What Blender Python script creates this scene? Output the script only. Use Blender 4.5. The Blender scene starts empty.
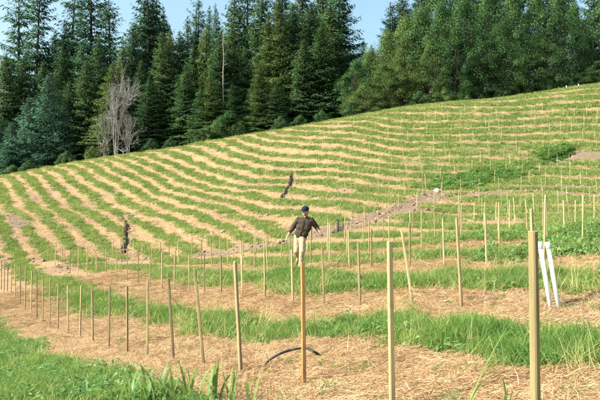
import bpy, bmesh, math, random
import numpy as np
from mathutils import Vector, Matrix, Euler

random.seed(7)
RNG = np.random.default_rng(7)
R_ = math.radians
scene = bpy.context.scene
COL = scene.collection

# ------------------------------------------------------------------ camera
F = 583.33                      # focal length in pixels of the 600 x 400 photograph (35 mm)
PITCH = math.atan(25 / F)
cam_data = bpy.data.cameras.new('camera')
cam_data.lens = 35.0
cam_data.sensor_width = 36.0
cam_data.clip_start = 0.05
cam_data.clip_end = 3000
cam = bpy.data.objects.new('camera', cam_data)
COL.objects.link(cam)
cam.location = (0, 0, 0)
cam.rotation_euler = (math.pi / 2 + PITCH, 0, 0)
scene.camera = cam

# ------------------------------------------------------------------ world and sun
SUN_AZ = Vector((-0.94, -0.34))         # horizontal direction towards the sun
SUN_EL = R_(40)
world = bpy.data.worlds.new('World')
scene.world = world
world.use_nodes = True
wn = world.node_tree
wn.nodes.clear()
sky = wn.nodes.new('ShaderNodeTexSky')
sky.sky_type = 'NISHITA'
sky.sun_disc = False
sky.sun_elevation = SUN_EL
sky.sun_rotation = math.atan2(SUN_AZ.x, SUN_AZ.y)
sky.air_density = 1.25
sky.dust_density = 5.0
sky.ozone_density = 0.4
bg = wn.nodes.new('ShaderNodeBackground')
bg.inputs['Strength'].default_value = 0.15
wo = wn.nodes.new('ShaderNodeOutputWorld')
tint = wn.nodes.new('ShaderNodeMix'); tint.data_type = 'RGBA'; tint.blend_type = 'MULTIPLY'
tint.inputs[0].default_value = 1.0; tint.inputs[7].default_value = (0.88, 1.03, 0.99, 1)     # the film's slight cyan cast
wn.links.new(sky.outputs[0], tint.inputs[6])
wn.links.new(tint.outputs[2], bg.inputs[0])
wn.links.new(bg.outputs[0], wo.inputs[0])

sun_data = bpy.data.lights.new('sun', 'SUN')
sun_data.energy = 4.5
sun_data.angle = R_(0.5)
sun_data.color = (1.0, 0.93, 0.82)
sun = bpy.data.objects.new('sun', sun_data)
COL.objects.link(sun)
sd = SUN_AZ.normalized() * math.cos(SUN_EL)
sun_vec = Vector((sd.x, sd.y, math.sin(SUN_EL)))
sun.rotation_euler = sun_vec.to_track_quat('Z', 'Y').to_euler()
sun.location = (-30, -20, 40)

scene.view_settings.view_transform = 'Standard'
scene.view_settings.look = 'None'
scene.view_settings.exposure = 1.1
scene.view_settings.gamma = 1.0
scene.render.engine = 'CYCLES'
scene.cycles.transparent_max_bounces = 8
scene.cycles.max_bounces = 4

# ------------------------------------------------------------------ helpers
def make_mesh(name, verts, tris=None, quads=None, uniform_mat=None, smooth=False):
    verts = np.asarray(verts, dtype=np.float32)
    me = bpy.data.meshes.new(name)
    parts, starts, tot = [], [], 0
    nt = 0 if tris is None else len(tris)
    nq = 0 if quads is None else len(quads)
    loops = []
    if nt: loops.append(np.asarray(tris, dtype=np.int32).ravel())
    if nq: loops.append(np.asarray(quads, dtype=np.int32).ravel())
    loops = np.concatenate(loops)
    ls = np.concatenate([np.arange(nt) * 3, nt * 3 + np.arange(nq) * 4]).astype(np.int32)
    me.vertices.add(len(verts)); me.vertices.foreach_set('co', verts.ravel())
    me.loops.add(len(loops)); me.loops.foreach_set('vertex_index', loops)
    me.polygons.add(nt + nq); me.polygons.foreach_set('loop_start', ls)
    if smooth:
        me.polygons.foreach_set('use_smooth', np.ones(nt + nq, dtype=bool))
    me.update(calc_edges=True)
    if uniform_mat: me.materials.append(uniform_mat)
    return me

def link(name, me, parent=None, loc=None, rot=None, scale=None):
    o = bpy.data.objects.new(name, me)
    COL.objects.link(o)
    if parent: o.parent = parent
    if loc is not None: o.location = loc
    if rot is not None: o.rotation_euler = rot
    if scale is not None: o.scale = scale if hasattr(scale, '__len__') else (scale,) * 3
    return o

def tag(o, label=None, cat=None, group=None, kind=None):
    if label: o['label'] = label
    if cat: o['category'] = cat
    if group: o['group'] = group
    if kind: o['kind'] = kind
    return o

ORD = ['zeroth', 'first', 'second', 'third', 'fourth', 'fifth', 'sixth', 'seventh', 'eighth', 'ninth', 'tenth',
       'eleventh', 'twelfth', 'thirteenth', 'fourteenth', 'fifteenth', 'sixteenth', 'seventeenth', 'eighteenth',
       'nineteenth', 'twentieth', 'twenty-first', 'twenty-second', 'twenty-third', 'twenty-fourth', 'twenty-fifth',
       'twenty-sixth', 'twenty-seventh', 'twenty-eighth', 'twenty-ninth', 'thirtieth']

_perm = RNG.random((256, 256))
def noise2(x, y, s=1.0, seed=0):
    x = np.asarray(x) * s + seed * 17.31; y = np.asarray(y) * s + seed * 5.77
    xi = np.floor(x).astype(int); yi = np.floor(y).astype(int)
    fx = x - xi; fy = y - yi
    fx = fx * fx * (3 - 2 * fx); fy = fy * fy * (3 - 2 * fy)
    g = lambda a, b: _perm[a & 255, b & 255]
    return ((g(xi, yi) * (1 - fx) + g(xi + 1, yi) * fx) * (1 - fy) +
            (g(xi, yi + 1) * (1 - fx) + g(xi + 1, yi + 1) * fx) * fy) * 2 - 1

def sstep(a, b, x):
    t = np.clip((x - a) / (b - a), 0, 1)
    return t * t * (3 - 2 * t)

def ray(px, py):
    """direction through a photo pixel, scaled so that y (distance) is 1"""
    up = (200 - py) / F
    x = (px - 300) / F
    Y = math.cos(PITCH) - math.sin(PITCH) * up
    Z = math.sin(PITCH) + math.cos(PITCH) * up
    return np.array([x / Y, 1.0, Z / Y])

class TPS:
    def __init__(self, pts, vals, lam=0.0, s=10.0):
        self.s = s
        P = np.asarray(pts, float) / s
        n = len(P)
        d = np.linalg.norm(P[:, None] - P[None], axis=2)
        K = self.phi(d) + lam * np.eye(n)
        Q = np.hstack([np.ones((n, 1)), P])
        A = np.zeros((n + 3, n + 3))
        A[:n, :n] = K; A[:n, n:] = Q; A[n:, :n] = Q.T
        b = np.zeros(n + 3); b[:n] = vals
        sol = np.linalg.solve(A, b)
        self.P, self.w, self.c = P, sol[:n], sol[n:]
    @staticmethod
    def phi(r):
        return np.where(r > 1e-9, r * r * np.log(np.maximum(r, 1e-9)), 0.0)
    def __call__(self, x, y):
        x = np.asarray(x, float) / self.s; y = np.asarray(y, float) / self.s
        sh = x.shape; x = x.ravel(); y = y.ravel()
        out = np.empty(len(x))
        for i in range(0, len(x), 50000):
            xx, yy = x[i:i + 50000], y[i:i + 50000]
            d = np.sqrt((xx[:, None] - self.P[:, 0]) ** 2 + (yy[:, None] - self.P[:, 1]) ** 2)
            out[i:i + 50000] = self.phi(d) @ self.w + self.c[0] + self.c[1] * xx + self.c[2] * yy
        return out.reshape(sh)

# ------------------------------------------------------------------ the lie of the land
ctl = [  # photo pixel, distance in metres
    (532, 432, 3.52), (390, 402, 4.61), (303, 385, 5.7), (237, 370, 6.96), (196, 362.6, 8.0), (169, 357.5, 8.95),
    (128, 350, 10.75), (94, 341, 13.1), (70, 331, 15.4), (52, 323, 17.8), (33, 307, 21.4), (13, 290, 26.8), (3, 282, 30.7),
    (460, 306, 8.72), (359, 305.5, 10.75), (324, 307, 11.7), (265, 299, 13.75), (205, 293, 16.7), (151, 284, 20.8), (107, 272, 26),
    (486, 265, 12.7), (597, 258, 10.6), (350, 270, 17), (302, 267.5, 16.8), (271, 272, 20.6), (202, 267, 26),
    (466, 245, 17.8), (572, 233, 18.7), (497, 240, 21.2), (400, 247, 22), (300, 250, 28),
    (0, 262, 38), (0, 219, 52), (0, 200, 68), (0, 178, 95),
    (100, 262, 36), (100, 250, 43), (100, 205, 64), (100, 158, 93), (50, 168, 94), (150, 151, 92),
    (200, 262, 32), (200, 247, 37), (200, 199, 58), (200, 143, 90), (250, 135, 89),
    (300, 235, 34), (300, 213, 42), (300, 170, 62), (300, 127, 88), (350, 117.5, 88),
    (400, 224, 34), (400, 204, 41), (400, 150, 64), (400, 108, 88), (450, 103, 89),
    (500, 222, 30), (500, 202, 41), (500, 150, 64), (500, 98, 90), (550, 90.5, 91),
    (600, 217, 30), (600, 201, 41), (600, 145, 65), (600, 83, 92),
    (720, 255, 12), (720, 215, 25), (720, 195, 42), (720, 135, 66), (720, 68, 95),
    (-120, 262, 40), (-120, 225, 56), (-120, 205, 70), (-120, 192, 96),
]
pts, vals = [], []
for px, py, d in ctl:
    r = ray(px, py) * d
    pts.append((r[0], r[1])); vals.append(r[2])
# behind the crest the ground rolls gently over
for px, py, d in [(-120, 192, 96), (0, 178, 95), (100, 158, 93), (200, 143, 90), (300, 127, 88), (400, 108, 88), (500, 98, 90), (600, 83, 92), (720, 68, 95)]:
    z = (ray(px, py) * d)[2]; x = (px - 300) / F
    for dd, dz in [(12, 0.3), (45, -2.0), (90, -6)]:
        pts.append((x * (d + dd), d + dd)); vals.append(z + dz)
for x, y, z in [(0, 0, -1.62), (-3.1, 5.2, -1.75), (-1.5, 3.5, -1.66), (3, 0, -1.3), (-6, 0, -1.9), (0, -8, -1.9), (-14, -8, -2.6), (12, -8, -1.2), (9, 4, -0.85), (-12, 9, -2.6), (-24, 20, -4.2)]:
    pts.append((x, y)); vals.append(z)
Hbase = TPS(pts, vals, lam=0.02)

def raycast(px, py, d0=2.5, d1=130):
    r = ray(px, py)
    t = np.concatenate([np.arange(d0, 20, 0.1), np.arange(20, d1, 0.25)])
    h = Hbase(r[0] * t, t) - r[2] * t
    k = np.where(h > 0)[0]
    i = k[0] if len(k) else int(np.argmax(h))
    return r * t[i]

def polyline(pix):
    return np.array([raycast(*p)[:2] for p in pix])

def dist_poly(x, y, P):
    d = np.full(np.shape(x), 1e9)
    for a, b in zip(P[:-1], P[1:]):
        v = b - a; L = v @ v + 1e-9
        t = np.clip(((x - a[0]) * v[0] + (y - a[1]) * v[1]) / L, 0, 1)
        d = np.minimum(d, np.hypot(x - a[0] - t * v[0], y - a[1] - t * v[1]))
    return d

GULLY = polyline([(-110, 266), (-50, 265), (0, 263), (60, 262), (120, 261), (180, 256), (230, 250.5), (270, 246), (320, 237), (345, 231), (380, 224),
                  (440, 223), (520, 221), (600, 217), (680, 212)])
o_ = np.argsort(GULLY[:, 0]); GULLY = GULLY[o_]
def gully_y(x): return np.interp(x, GULLY[:, 0], GULLY[:, 1])

SOIL = [(polyline([(640, 156), (600, 157), (575, 157), (560, 160)]), 1.5),
        (polyline([(600, 194), (540, 193), (490, 194), (455, 199), (425, 200)]), 0.8),
        (polyline([(440, 194), (400, 211), (370, 218), (345, 228), (310, 238), (270, 247), (235, 251)]), 1.1),
        (polyline([(600, 186), (560, 185), (520, 187)]), 0.7),
        (polyline([(440, 209), (410, 213), (385, 215)]), 0.8),
        (polyline([(170, 258), (120, 262), (60, 268)]), 0.5),
        (polyline([(10, 215), (18, 222), (22, 226)]), 0.9)]
RILL = [(polyline([(122, 213), (127, 218), (129, 225), (126, 232), (129, 238), (125, 246), (124, 254)]), 0.8, 0.17),
        (polyline([(293, 173), (292, 180), (291, 184), (287, 190), (284, 196)]), 0.8, 0.18),
        (polyline([(350, 226), (338, 233), (318, 238), (285, 243), (272, 246), (240, 250), (205, 254)]), 0.25, 0.35),
        (polyline([(437, 192), (420, 202), (395, 212), (372, 220), (352, 227)]), 0.10, 0.35),
        (polyline([(572, 153), (562, 157), (552, 161)]), 0.5, 0.6)]

def H(x, y):
    x = np.asarray(x, float); y = np.asarray(y, float)
    z = Hbase(x, y)
    z = z + 0.05 * noise2(x, y, 0.5, 1) * sstep(2, 10, y) + 0.025 * noise2(x, y, 1.9, 2) + 0.012 * noise2(x, y, 5.5, 3)
    z = z + 0.16 * noise2(x, y, 0.16, 4) * sstep(24, 45, y)
    for P, dep, w in RILL:
        x0, y0 = P.min(0) - 3; x1, y1 = P.max(0) + 3
        m = (x > x0) & (x < x1) & (y > y0) & (y < y1)
        if np.any(m):
            d = dist_poly(x[m] + 0.15 * noise2(x[m], y[m], 1.3, 9), y[m] + 0.3 * noise2(x[m], y[m], 1.1, 10), P)
            zz = z[m]; zz = zz - dep * (1 - sstep(w * 0.5, w * 1.25, d)); z[m] = zz
    return z

def Hs(x, y): return float(H(np.array([x]), np.array([y]))[0])

# planted rows on the hillside, traced as numbered bands of green
rows = {
    0: [(0, 219), (10, 242), (22, 259)],
    1: [(0, 187), (10, 209), (25, 226), (40, 246), (50, 260)],
    2: [(6, 177), (20, 191), (35, 210), (52, 226), (67, 242), (80, 259)],
    3: [(21, 174), (37, 189), (55, 207), (75, 221), (92, 236), (110, 250)],
    4: [(37, 172), (55, 185), (75, 202), (97, 217), (117, 230), (130, 240), (145, 250)],
    5: [(50, 169), (70, 181), (85, 191), (102, 205), (125, 217), (150, 229), (165, 237), (185, 247)],
    6: [(67, 166), (87, 176), (105, 187), (122, 198), (150, 211), (175, 223), (195, 232), (220, 245)],
    7: [(85, 163), (100, 171), (117, 181), (140, 193), (150, 200), (180, 211), (212, 224), (240, 236), (257, 244)],
    8: [(100, 161), (115, 169), (132, 179), (152, 189), (190, 202), (220, 210), (247, 220), (267, 230), (282, 237)],
    9: [(115, 159), (132, 167), (155, 178), (180, 190), (205, 197), (242, 206), (270, 212), (300, 214), (332, 219)],
    10: [(127, 156), (150, 165), (177, 177), (200, 186), (230, 193), (257, 197), (285, 201), (310, 203), (335, 206), (360, 211)],
    11: [(145, 154), (167, 162), (195, 174), (220, 184), (245, 188), (300, 192), (360, 198), (400, 204), (450, 209), (500, 211), (600, 210)],
}
cols = {300: [181, 172.5, 164, 156, 148, 141, 134, 128], 360: [187, 178, 170, 162, 154, 146, 138, 131, 124],
        400: [193, 184, 176, 169, 161, 153, 146, 138, 131, 124, 117, 111],
        450: [197, 188, 178, 170, 162, 154, 146, 139, 132, 124.5, 117.5, 111, 105],
        500: [202, 191, 181, 172, 163, 155, 147, 139.5, 132, 125, 118, 111, 105, 99],
        550: [202, 191, 181.5, 172, 163, 155, 146.5, 138, 130, 122, 115, 108, 101, 94.5],
        600: [201, 191, 182, 173, 164, 155, 146, 137, 128, 120, 112, 105, 98, 91]}
for cx, ys in cols.items():
    for k, yy in enumerate(ys): rows.setdefault(12 + k, []).append((cx, yy))
for k, (cx, yy) in enumerate([(165, 151.5), (185, 148.5), (205, 145), (225, 141), (243, 138)]): rows[12 + k].append((cx, yy))
rp, rv = [], []
for k, L in rows.items():
    for p in L:
        q = raycast(*p, d0=22)
        rp.append(q[:2]); rv.append(k)
Rrow = TPS(rp, rv, lam=0.004)

BA, BB, BP = 3.62, 0.64, 4.25           # rows of the near bench: X + BB*Y = BA + k*BP
def masks(x, y):
    """how green, how bare, how far inside the wood a spot is"""
    hill = sstep(-0.6, 0.6, y - gully_y(x) + 0.8 * noise2(x, y, 0.6, 20))
    n1 = noise2(x, y, 0.9, 11); n2 = noise2(x, y, 2.7, 12); n3 = noise2(x, y, 0.22, 13)
    a = x + BB * y - BA
    s = a - BP * np.floor((a + 1.55) / BP) + 0.32 * n1 + 0.30 * n2       # straw lies along each row of stakes
    wid = np.where(a > 2.5, 0.95, 1.5) + 0.35 * n3
    gb = np.maximum(1 - sstep(-1.75, -1.1, s), sstep(wid - 0.35, wid + 0.4, s))
    gb = np.maximum(gb, 1 - sstep(-1.3, -0.85, a + 0.3 * n1 + 0.2 * n2))       # the verge the viewer stands on is all grass
    gb = gb * (1 - 0.45 * sstep(0.35, 0.8, noise2(x, y, 1.3, 17)) * sstep(-0.8, 0, a))
    Rv = Rrow(x, y)
    f = Rv - np.round(Rv)
    fx = f + 0.13 * n1 + 0.10 * n2
    right = sstep(-5, 18, x)
    w = 0.24 + 0.09 * right + 0.05 * n3
    gh = 1 - sstep(w - 0.15, w + 0.17, np.abs(fx))
    gh = gh * (1 - 0.35 * sstep(0.3, 0.8, noise2(x, y, 0.33, 14)))
    gh = np.maximum(gh, 0.34 * right * sstep(-0.4, 0.5, noise2(x, y, 0.5, 15)) * sstep(35, 55, y))
    green = gb * (1 - hill) + gh * hill
    soil = np.zeros_like(green)
    for P, wd in SOIL:
        soil = np.maximum(soil, 1 - sstep(wd * 0.45, wd * 1.2, dist_poly(x, y, P) + 0.5 * n1 * wd))
    for P, dep, wd in RILL:
        soil = np.maximum(soil, 1 - sstep(wd * 1.5, wd * 2.6, dist_poly(x, y, P)))
    # the straw strip of the second row is mostly raked bare earth on the right
    soil = np.maximum(soil, 0.95 * (1 - gb) * (1 - hill) * sstep(0.5, 4.5, x) * sstep(5.9, 6.5, x + BB * y) * (1 - sstep(9.3, 10.2, x + BB * y)))
    soil = np.maximum(soil, 0.45 * (1 - green) * sstep(0.1, 0.7, noise2(x, y, 0.35, 16)))
    green = green * (1 - 0.92 * soil)
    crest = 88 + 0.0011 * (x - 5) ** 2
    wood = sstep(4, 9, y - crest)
    return green, soil, wood, hill, Rv

# ------------------------------------------------------------------ materials
def mat(name):
    m = bpy.data.materials.new(name); m.use_nodes = True
    nt = m.node_tree; nt.nodes.clear()
    out = nt.nodes.new('ShaderNodeOutputMaterial')
    return m, nt, out

def N(nt, t, **kw):
    n = nt.nodes.new(t)
    for k, v in kw.items():
        if k in n.inputs: n.inputs[k].default_value = v
        else: setattr(n, k, v)
    return n

def mixc(nt, fac, a, b):
    m = nt.nodes.new('ShaderNodeMix'); m.data_type = 'RGBA'
    for s, v in ((m.inputs[0], fac), (m.inputs[6], a), (m.inputs[7], b)):
        if isinstance(v, (int, float)): s.default_value = v
        elif isinstance(v, tuple): s.default_value = (*v, 1)
        else: nt.links.new(v, s)
    return m.outputs[2]

def ramp(nt, fac, stops):
    r = nt.nodes.new('ShaderNodeValToRGB')
    e = r.color_ramp.elements
    while len(e) < len(stops): e.new(0.5)
    for el, (p, c) in zip(e, stops): el.position = p; el.color = (*c, 1)
    nt.links.new(fac, r.inputs[0])
    return r.outputs[0]

def noise_node(nt, scale, detail=3, vec=None, rough=0.6):
    n = N(nt, 'ShaderNodeTexNoise'); n.inputs['Scale'].default_value = scale
    n.inputs['Detail'].default_value = detail; n.inputs['Roughness'].default_value = rough
    if vec is not None: nt.links.new(vec, n.inputs['Vector'])
    return n.outputs[0]

def ground_mat():
    m, nt, out = mat('ground_straw_and_grass')
    p = N(nt, 'ShaderNodeBsdfPrincipled'); p.inputs['Roughness'].default_value = 0.95
    p.inputs['Specular IOR Level'].default_value = 0.1
    geo = N(nt, 'ShaderNodeNewGeometry').outputs['Position']
    at = {}
    for k in ('green', 'soil', 'wood'):
        a = N(nt, 'ShaderNodeAttribute'); a.attribute_name = k; at[k] = a.outputs['Fac']
    n_f = noise_node(nt, 22, 4, geo, 0.7); n_m = noise_node(nt, 2.2, 4, geo); n_l = noise_node(nt, 0.35, 3, geo)
    straw = ramp(nt, n_f, [(0.25, (0.20, 0.12, 0.06)), (0.48, (0.40, 0.25, 0.13)), (0.72, (0.54, 0.375, 0.22))])
    straw = mixc(nt, n_m, straw, ramp(nt, n_f, [(0.3, (0.28, 0.16, 0.09)), (0.7, (0.44, 0.285, 0.175))]))
    earth = ramp(nt, n_f, [(0.28, (0.10, 0.066, 0.05)), (0.5, (0.22, 0.155, 0.11)), (0.75, (0.35, 0.265, 0.20))])
    grn = ramp(nt, n_f, [(0.3, (0.06, 0.11, 0.03)), (0.7, (0.17, 0.22, 0.075))])
    straw = mixc(nt, ramp(nt, n_l, [(0.48, (0, 0, 0)), (0.68, (0.55, 0.55, 0.55))]), straw, earth)
    c = mixc(nt, at['soil'], straw, earth)
    c = mixc(nt, at['green'], c, grn)
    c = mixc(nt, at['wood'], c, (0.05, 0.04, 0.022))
    nt.links.new(c, p.inputs['Base Color'])
    b1 = N(nt, 'ShaderNodeBump', Strength=0.9, Distance=0.05)
    nt.links.new(n_f, b1.inputs['Height'])
    b2 = N(nt, 'ShaderNodeBump', Strength=0.8, Distance=0.12)
    nt.links.new(noise_node(nt, 5, 5, geo, 0.75), b2.inputs['Height'])
    nt.links.new(b1.outputs[0], b2.inputs['Normal'])
    nt.links.new(b2.outputs[0], p.inputs['Normal'])
    nt.links.new(p.outputs[0], out.inputs[0])
    return m

def leaf_mat(name, c_dark, c_mid, c_light, trans=0.3, rough=0.55, patch=0.6, obj_tint=None, spec=0.25):
    m, nt, out = mat(name)
    oi = N(nt, 'ShaderNodeObjectInfo')
    geo = N(nt, 'ShaderNodeNewGeometry')
    n = noise_node(nt, patch, 3, geo.outputs['Position'])
    add = N(nt, 'ShaderNodeMath', operation='MULTIPLY_ADD')
    nt.links.new(oi.outputs['Random'], add.inputs[0]); add.inputs[1].default_value = 0.5
    sub = N(nt, 'ShaderNodeMath', operation='MULTIPLY_ADD')
    nt.links.new(geo.outputs['Random Per Island'], sub.inputs[0]); sub.inputs[1].default_value = 0.35
    mm = N(nt, 'ShaderNodeMath', operation='MULTIPLY_ADD'); nt.links.new(n, mm.inputs[0]); mm.inputs[1].default_value = 0.9; mm.inputs[2].default_value = -0.42
    nt.links.new(mm.outputs[0], add.inputs[2]); nt.links.new(add.outputs[0], sub.inputs[2])
    c = ramp(nt, sub.outputs[0], [(0.05, c_dark), (0.45, c_mid), (0.95, c_light)])
    d = N(nt, 'ShaderNodeBsdfPrincipled'); d.inputs['Roughness'].default_value = rough
    d.inputs['Specular IOR Level'].default_value = spec
    nt.links.new(c, d.inputs['Base Color'])
    t = N(nt, 'ShaderNodeBsdfTranslucent')
    tc = mixc(nt, 0.35, c, (c_light[0], c_light[1], c_light[2] * 0.4))
    nt.links.new(tc, t.inputs[0])
    mx = N(nt, 'ShaderNodeMixShader'); mx.inputs[0].default_value = trans
    nt.links.new(d.outputs[0], mx.inputs[1]); nt.links.new(t.outputs[0], mx.inputs[2])
    nt.links.new(mx.outputs[0], out.inputs[0])
    return m

def wood_mat(name, a, b, scale=30, stretch=0.06, rough=0.8, stain=(0.16, 0.13, 0.07)):
    m, nt, out = mat(name)
    p = N(nt, 'ShaderNodeBsdfPrincipled'); p.inputs['Roughness'].default_value = rough
    p.inputs['Specular IOR Level'].default_value = 0.2
    tc = N(nt, 'ShaderNodeTexCoord').outputs['Object']
    oi = N(nt, 'ShaderNodeObjectInfo')
    off = N(nt, 'ShaderNodeVectorMath', operation='ADD'); nt.links.new(tc, off.inputs[0])
    sc = N(nt, 'ShaderNodeVectorMath', operation='SCALE'); sc.inputs[0].default_value = (7, 3, 5); nt.links.new(oi.outputs['Random'], sc.inputs['Scale'])
    nt.links.new(sc.outputs[0], off.inputs[1])
    mp = N(nt, 'ShaderNodeMapping'); nt.links.new(off.outputs[0], mp.inputs[0]); mp.inputs['Scale'].default_value = (1, 1, stretch)
    g = noise_node(nt, scale, 4, mp.outputs[0], 0.65)
    c = ramp(nt, g, [(0.3, a), (0.7, b)])
    br = N(nt, 'ShaderNodeMath', operation='MULTIPLY_ADD'); nt.links.new(oi.outputs['Random'], br.inputs[0]); br.inputs[1].default_value = 0.7; br.inputs[2].default_value = 0.62
    hs = N(nt, 'ShaderNodeHueSaturation'); nt.links.new(c, hs.inputs['Color']); nt.links.new(br.outputs[0], hs.inputs['Value'])
    st = noise_node(nt, 5, 3, off.outputs[0])
    c2 = mixc(nt, ramp(nt, st, [(0.55, (0, 0, 0)), (0.78, (0.6, 0.6, 0.6))]), hs.outputs[0], stain)
    sep = N(nt, 'ShaderNodeSeparateXYZ'); nt.links.new(tc, sep.inputs[0])
    mud = N(nt, 'ShaderNodeMapRange'); nt.links.new(sep.outputs[2], mud.inputs[0]); mud.inputs[1].default_value = 0.26; mud.inputs[2].default_value = 0.04
    mm = N(nt, 'ShaderNodeMath', operation='MULTIPLY'); nt.links.new(mud.outputs[0], mm.inputs[0]); nt.links.new(st, mm.inputs[1])
    c2 = mixc(nt, mm.outputs[0], c2, (0.10, 0.07, 0.045))
    kn = N(nt, 'ShaderNodeTexVoronoi'); kn.inputs['Scale'].default_value = 5.0; nt.links.new(off.outputs[0], kn.inputs['Vector'])
    c2 = mixc(nt, ramp(nt, kn.outputs['Distance'], [(0.05, (0.7, 0.7, 0.7)), (0.11, (0, 0, 0))]), c2, (0.09, 0.05, 0.02))
    nt.links.new(c2, p.inputs['Base Color'])
    bm_ = N(nt, 'ShaderNodeBump', Strength=0.5, Distance=0.004); nt.links.new(g, bm_.inputs['Height'])
    nt.links.new(bm_.outputs[0], p.inputs['Normal'])
    nt.links.new(p.outputs[0], out.inputs[0])
    return m

def plain_mat(name, col, rough=0.6, var=0.25, scale=8, spec=0.3, bump=0.0):
    m, nt, out = mat(name)
    p = N(nt, 'ShaderNodeBsdfPrincipled'); p.inputs['Roughness'].default_value = rough
    p.inputs['Specular IOR Level'].default_value = spec
    tc = N(nt, 'ShaderNodeTexCoord').outputs['Object']
    n = noise_node(nt, scale, 4, tc)
    lo = tuple(c * (1 - var) for c in col); hi = tuple(min(1, c * (1 + var)) for c in col)
    nt.links.new(ramp(nt, n, [(0.3, lo), (0.7, hi)]), p.inputs['Base Color'])
    if bump:
        b = N(nt, 'ShaderNodeBump', Strength=0.6, Distance=bump); nt.links.new(n, b.inputs['Height']); nt.links.new(b.outputs[0], p.inputs['Normal'])
    nt.links.new(p.outputs[0], out.inputs[0])
    return m

M = {
    'ground': ground_mat(),
    'grass': leaf_mat('green_grass', (0.06, 0.155, 0.035), (0.125, 0.25, 0.06), (0.36, 0.41, 0.13), 0.42, 0.55, 0.9, spec=0.12),
    'hillgrass': leaf_mat('hillside_grass', (0.09, 0.175, 0.045), (0.20, 0.285, 0.085), (0.44, 0.42, 0.17), 0.42, 0.6, 0.6, spec=0.1),
    'straw': leaf_mat('dry_straw', (0.22, 0.13, 0.065), (0.42, 0.27, 0.145), (0.62, 0.45, 0.27), 0.12, 0.6, 1.2),
    'stalk': leaf_mat('pale_grass_stalks', (0.26, 0.27, 0.09), (0.42, 0.40, 0.17), (0.58, 0.50, 0.26), 0.35, 0.55, 1.0, spec=0.1),
    'weed': leaf_mat('leafy_weeds', (0.07, 0.165, 0.045), (0.135, 0.255, 0.07), (0.25, 0.36, 0.12), 0.4, 0.45, 0.9),
    'broadblade': leaf_mat('broad_green_blades', (0.09, 0.20, 0.06), (0.17, 0.30, 0.09), (0.42, 0.46, 0.16), 0.4, 0.4, 6.0),
    'stake': wood_mat('weathered_pine_stake', (0.28, 0.205, 0.105), (0.45, 0.35, 0.20)),
    'stake_brown': wood_mat('fresh_brown_stake', (0.26, 0.13, 0.045), (0.41, 0.23, 0.09)),
    'stake_olive': wood_mat('greenish_treated_post', (0.19, 0.155, 0.07), (0.31, 0.255, 0.13)),
    'palestake': wood_mat('bleached_thin_stake', (0.36, 0.285, 0.17), (0.48, 0.39, 0.25)),
    'fir': leaf_mat('dark_fir_needles', (0.026, 0.068, 0.030), (0.060, 0.128, 0.050), (0.135, 0.205, 0.075), 0.14, 0.6, 0.25, spec=0.06),
    'tealfir': leaf_mat('bluish_fir_needles', (0.026, 0.078, 0.048), (0.056, 0.138, 0.078), (0.12, 0.215, 0.11), 0.16, 0.6, 0.25, spec=0.06),
    'redwood': leaf_mat('yellowish_redwood_needles', (0.045, 0.088, 0.028), (0.090, 0.150, 0.046), (0.18, 0.23, 0.075), 0.18, 0.6, 0.3, spec=0.06),
    'pine': leaf_mat('blue_green_pine_needles', (0.035, 0.095, 0.065), (0.070, 0.165, 0.108), (0.135, 0.24, 0.15), 0.16, 0.6, 0.4, spec=0.06),
    'oak': leaf_mat('broadleaf_leaves', (0.028, 0.080, 0.032), (0.068, 0.150, 0.056), (0.14, 0.235, 0.088), 0.22, 0.6, 0.3, spec=0.07),
    'oakpale': leaf_mat('pale_broadleaf_leaves', (0.060, 0.125, 0.042), (0.115, 0.195, 0.064), (0.20, 0.275, 0.095), 0.24, 0.6, 0.3, spec=0.07),
    'bark': plain_mat('brown_bark', (0.05, 0.04, 0.033), 0.9, 0.4, 4, 0.1, 0.05),
    'palebark': plain_mat('pale_grey_bark', (0.29, 0.275, 0.265), 0.85, 0.3, 5, 0.1, 0.02),
    'deadtrunk': plain_mat('bleached_dead_wood', (0.27, 0.24, 0.21), 0.85, 0.3, 5, 0.1, 0.02),
    'pvc': plain_mat('white_plastic', (0.74, 0.73, 0.69), 0.45, 0.14, 9, 0.4),
    'hose': plain_mat('black_rubber', (0.018, 0.02, 0.022), 0.6, 0.3, 20, 0.4),
    'rock': plain_mat('pale_grey_stone', (0.34, 0.32, 0.31), 0.9, 0.35, 6, 0.15, 0.05),
    'darkpost': plain_mat('dark_green_metal', (0.03, 0.06, 0.055), 0.6, 0.3, 10, 0.3),
    'skin': plain_mat('skin', (0.42, 0.235, 0.16), 0.55, 0.12, 12, 0.3),
    'shirt': plain_mat('dark_brown_cloth', (0.060, 0.048, 0.040), 0.9, 0.35, 14, 0.1, 0.01),
    'trousers': plain_mat('khaki_cloth', (0.42, 0.31, 0.20), 0.9, 0.15, 14, 0.1, 0.01),
    'cap': plain_mat('navy_cloth', (0.012, 0.020, 0.045), 0.85, 0.2, 20, 0.15),
    'boot': plain_mat('tan_leather', (0.17, 0.10, 0.055), 0.7, 0.25, 14, 0.25),
    'hair': plain_mat('dark_brown_hair', (0.035, 0.024, 0.018), 0.7, 0.3, 30, 0.3),
    'belt': plain_mat('black_leather', (0.02, 0.018, 0.016), 0.5, 0.2, 20, 0.4),
    'eye': plain_mat('dark_eye', (0.02, 0.015, 0.012), 0.3, 0.1, 20, 0.5),
    'lip': plain_mat('lips', (0.36, 0.16, 0.12), 0.5, 0.1, 20, 0.3),
}

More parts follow.
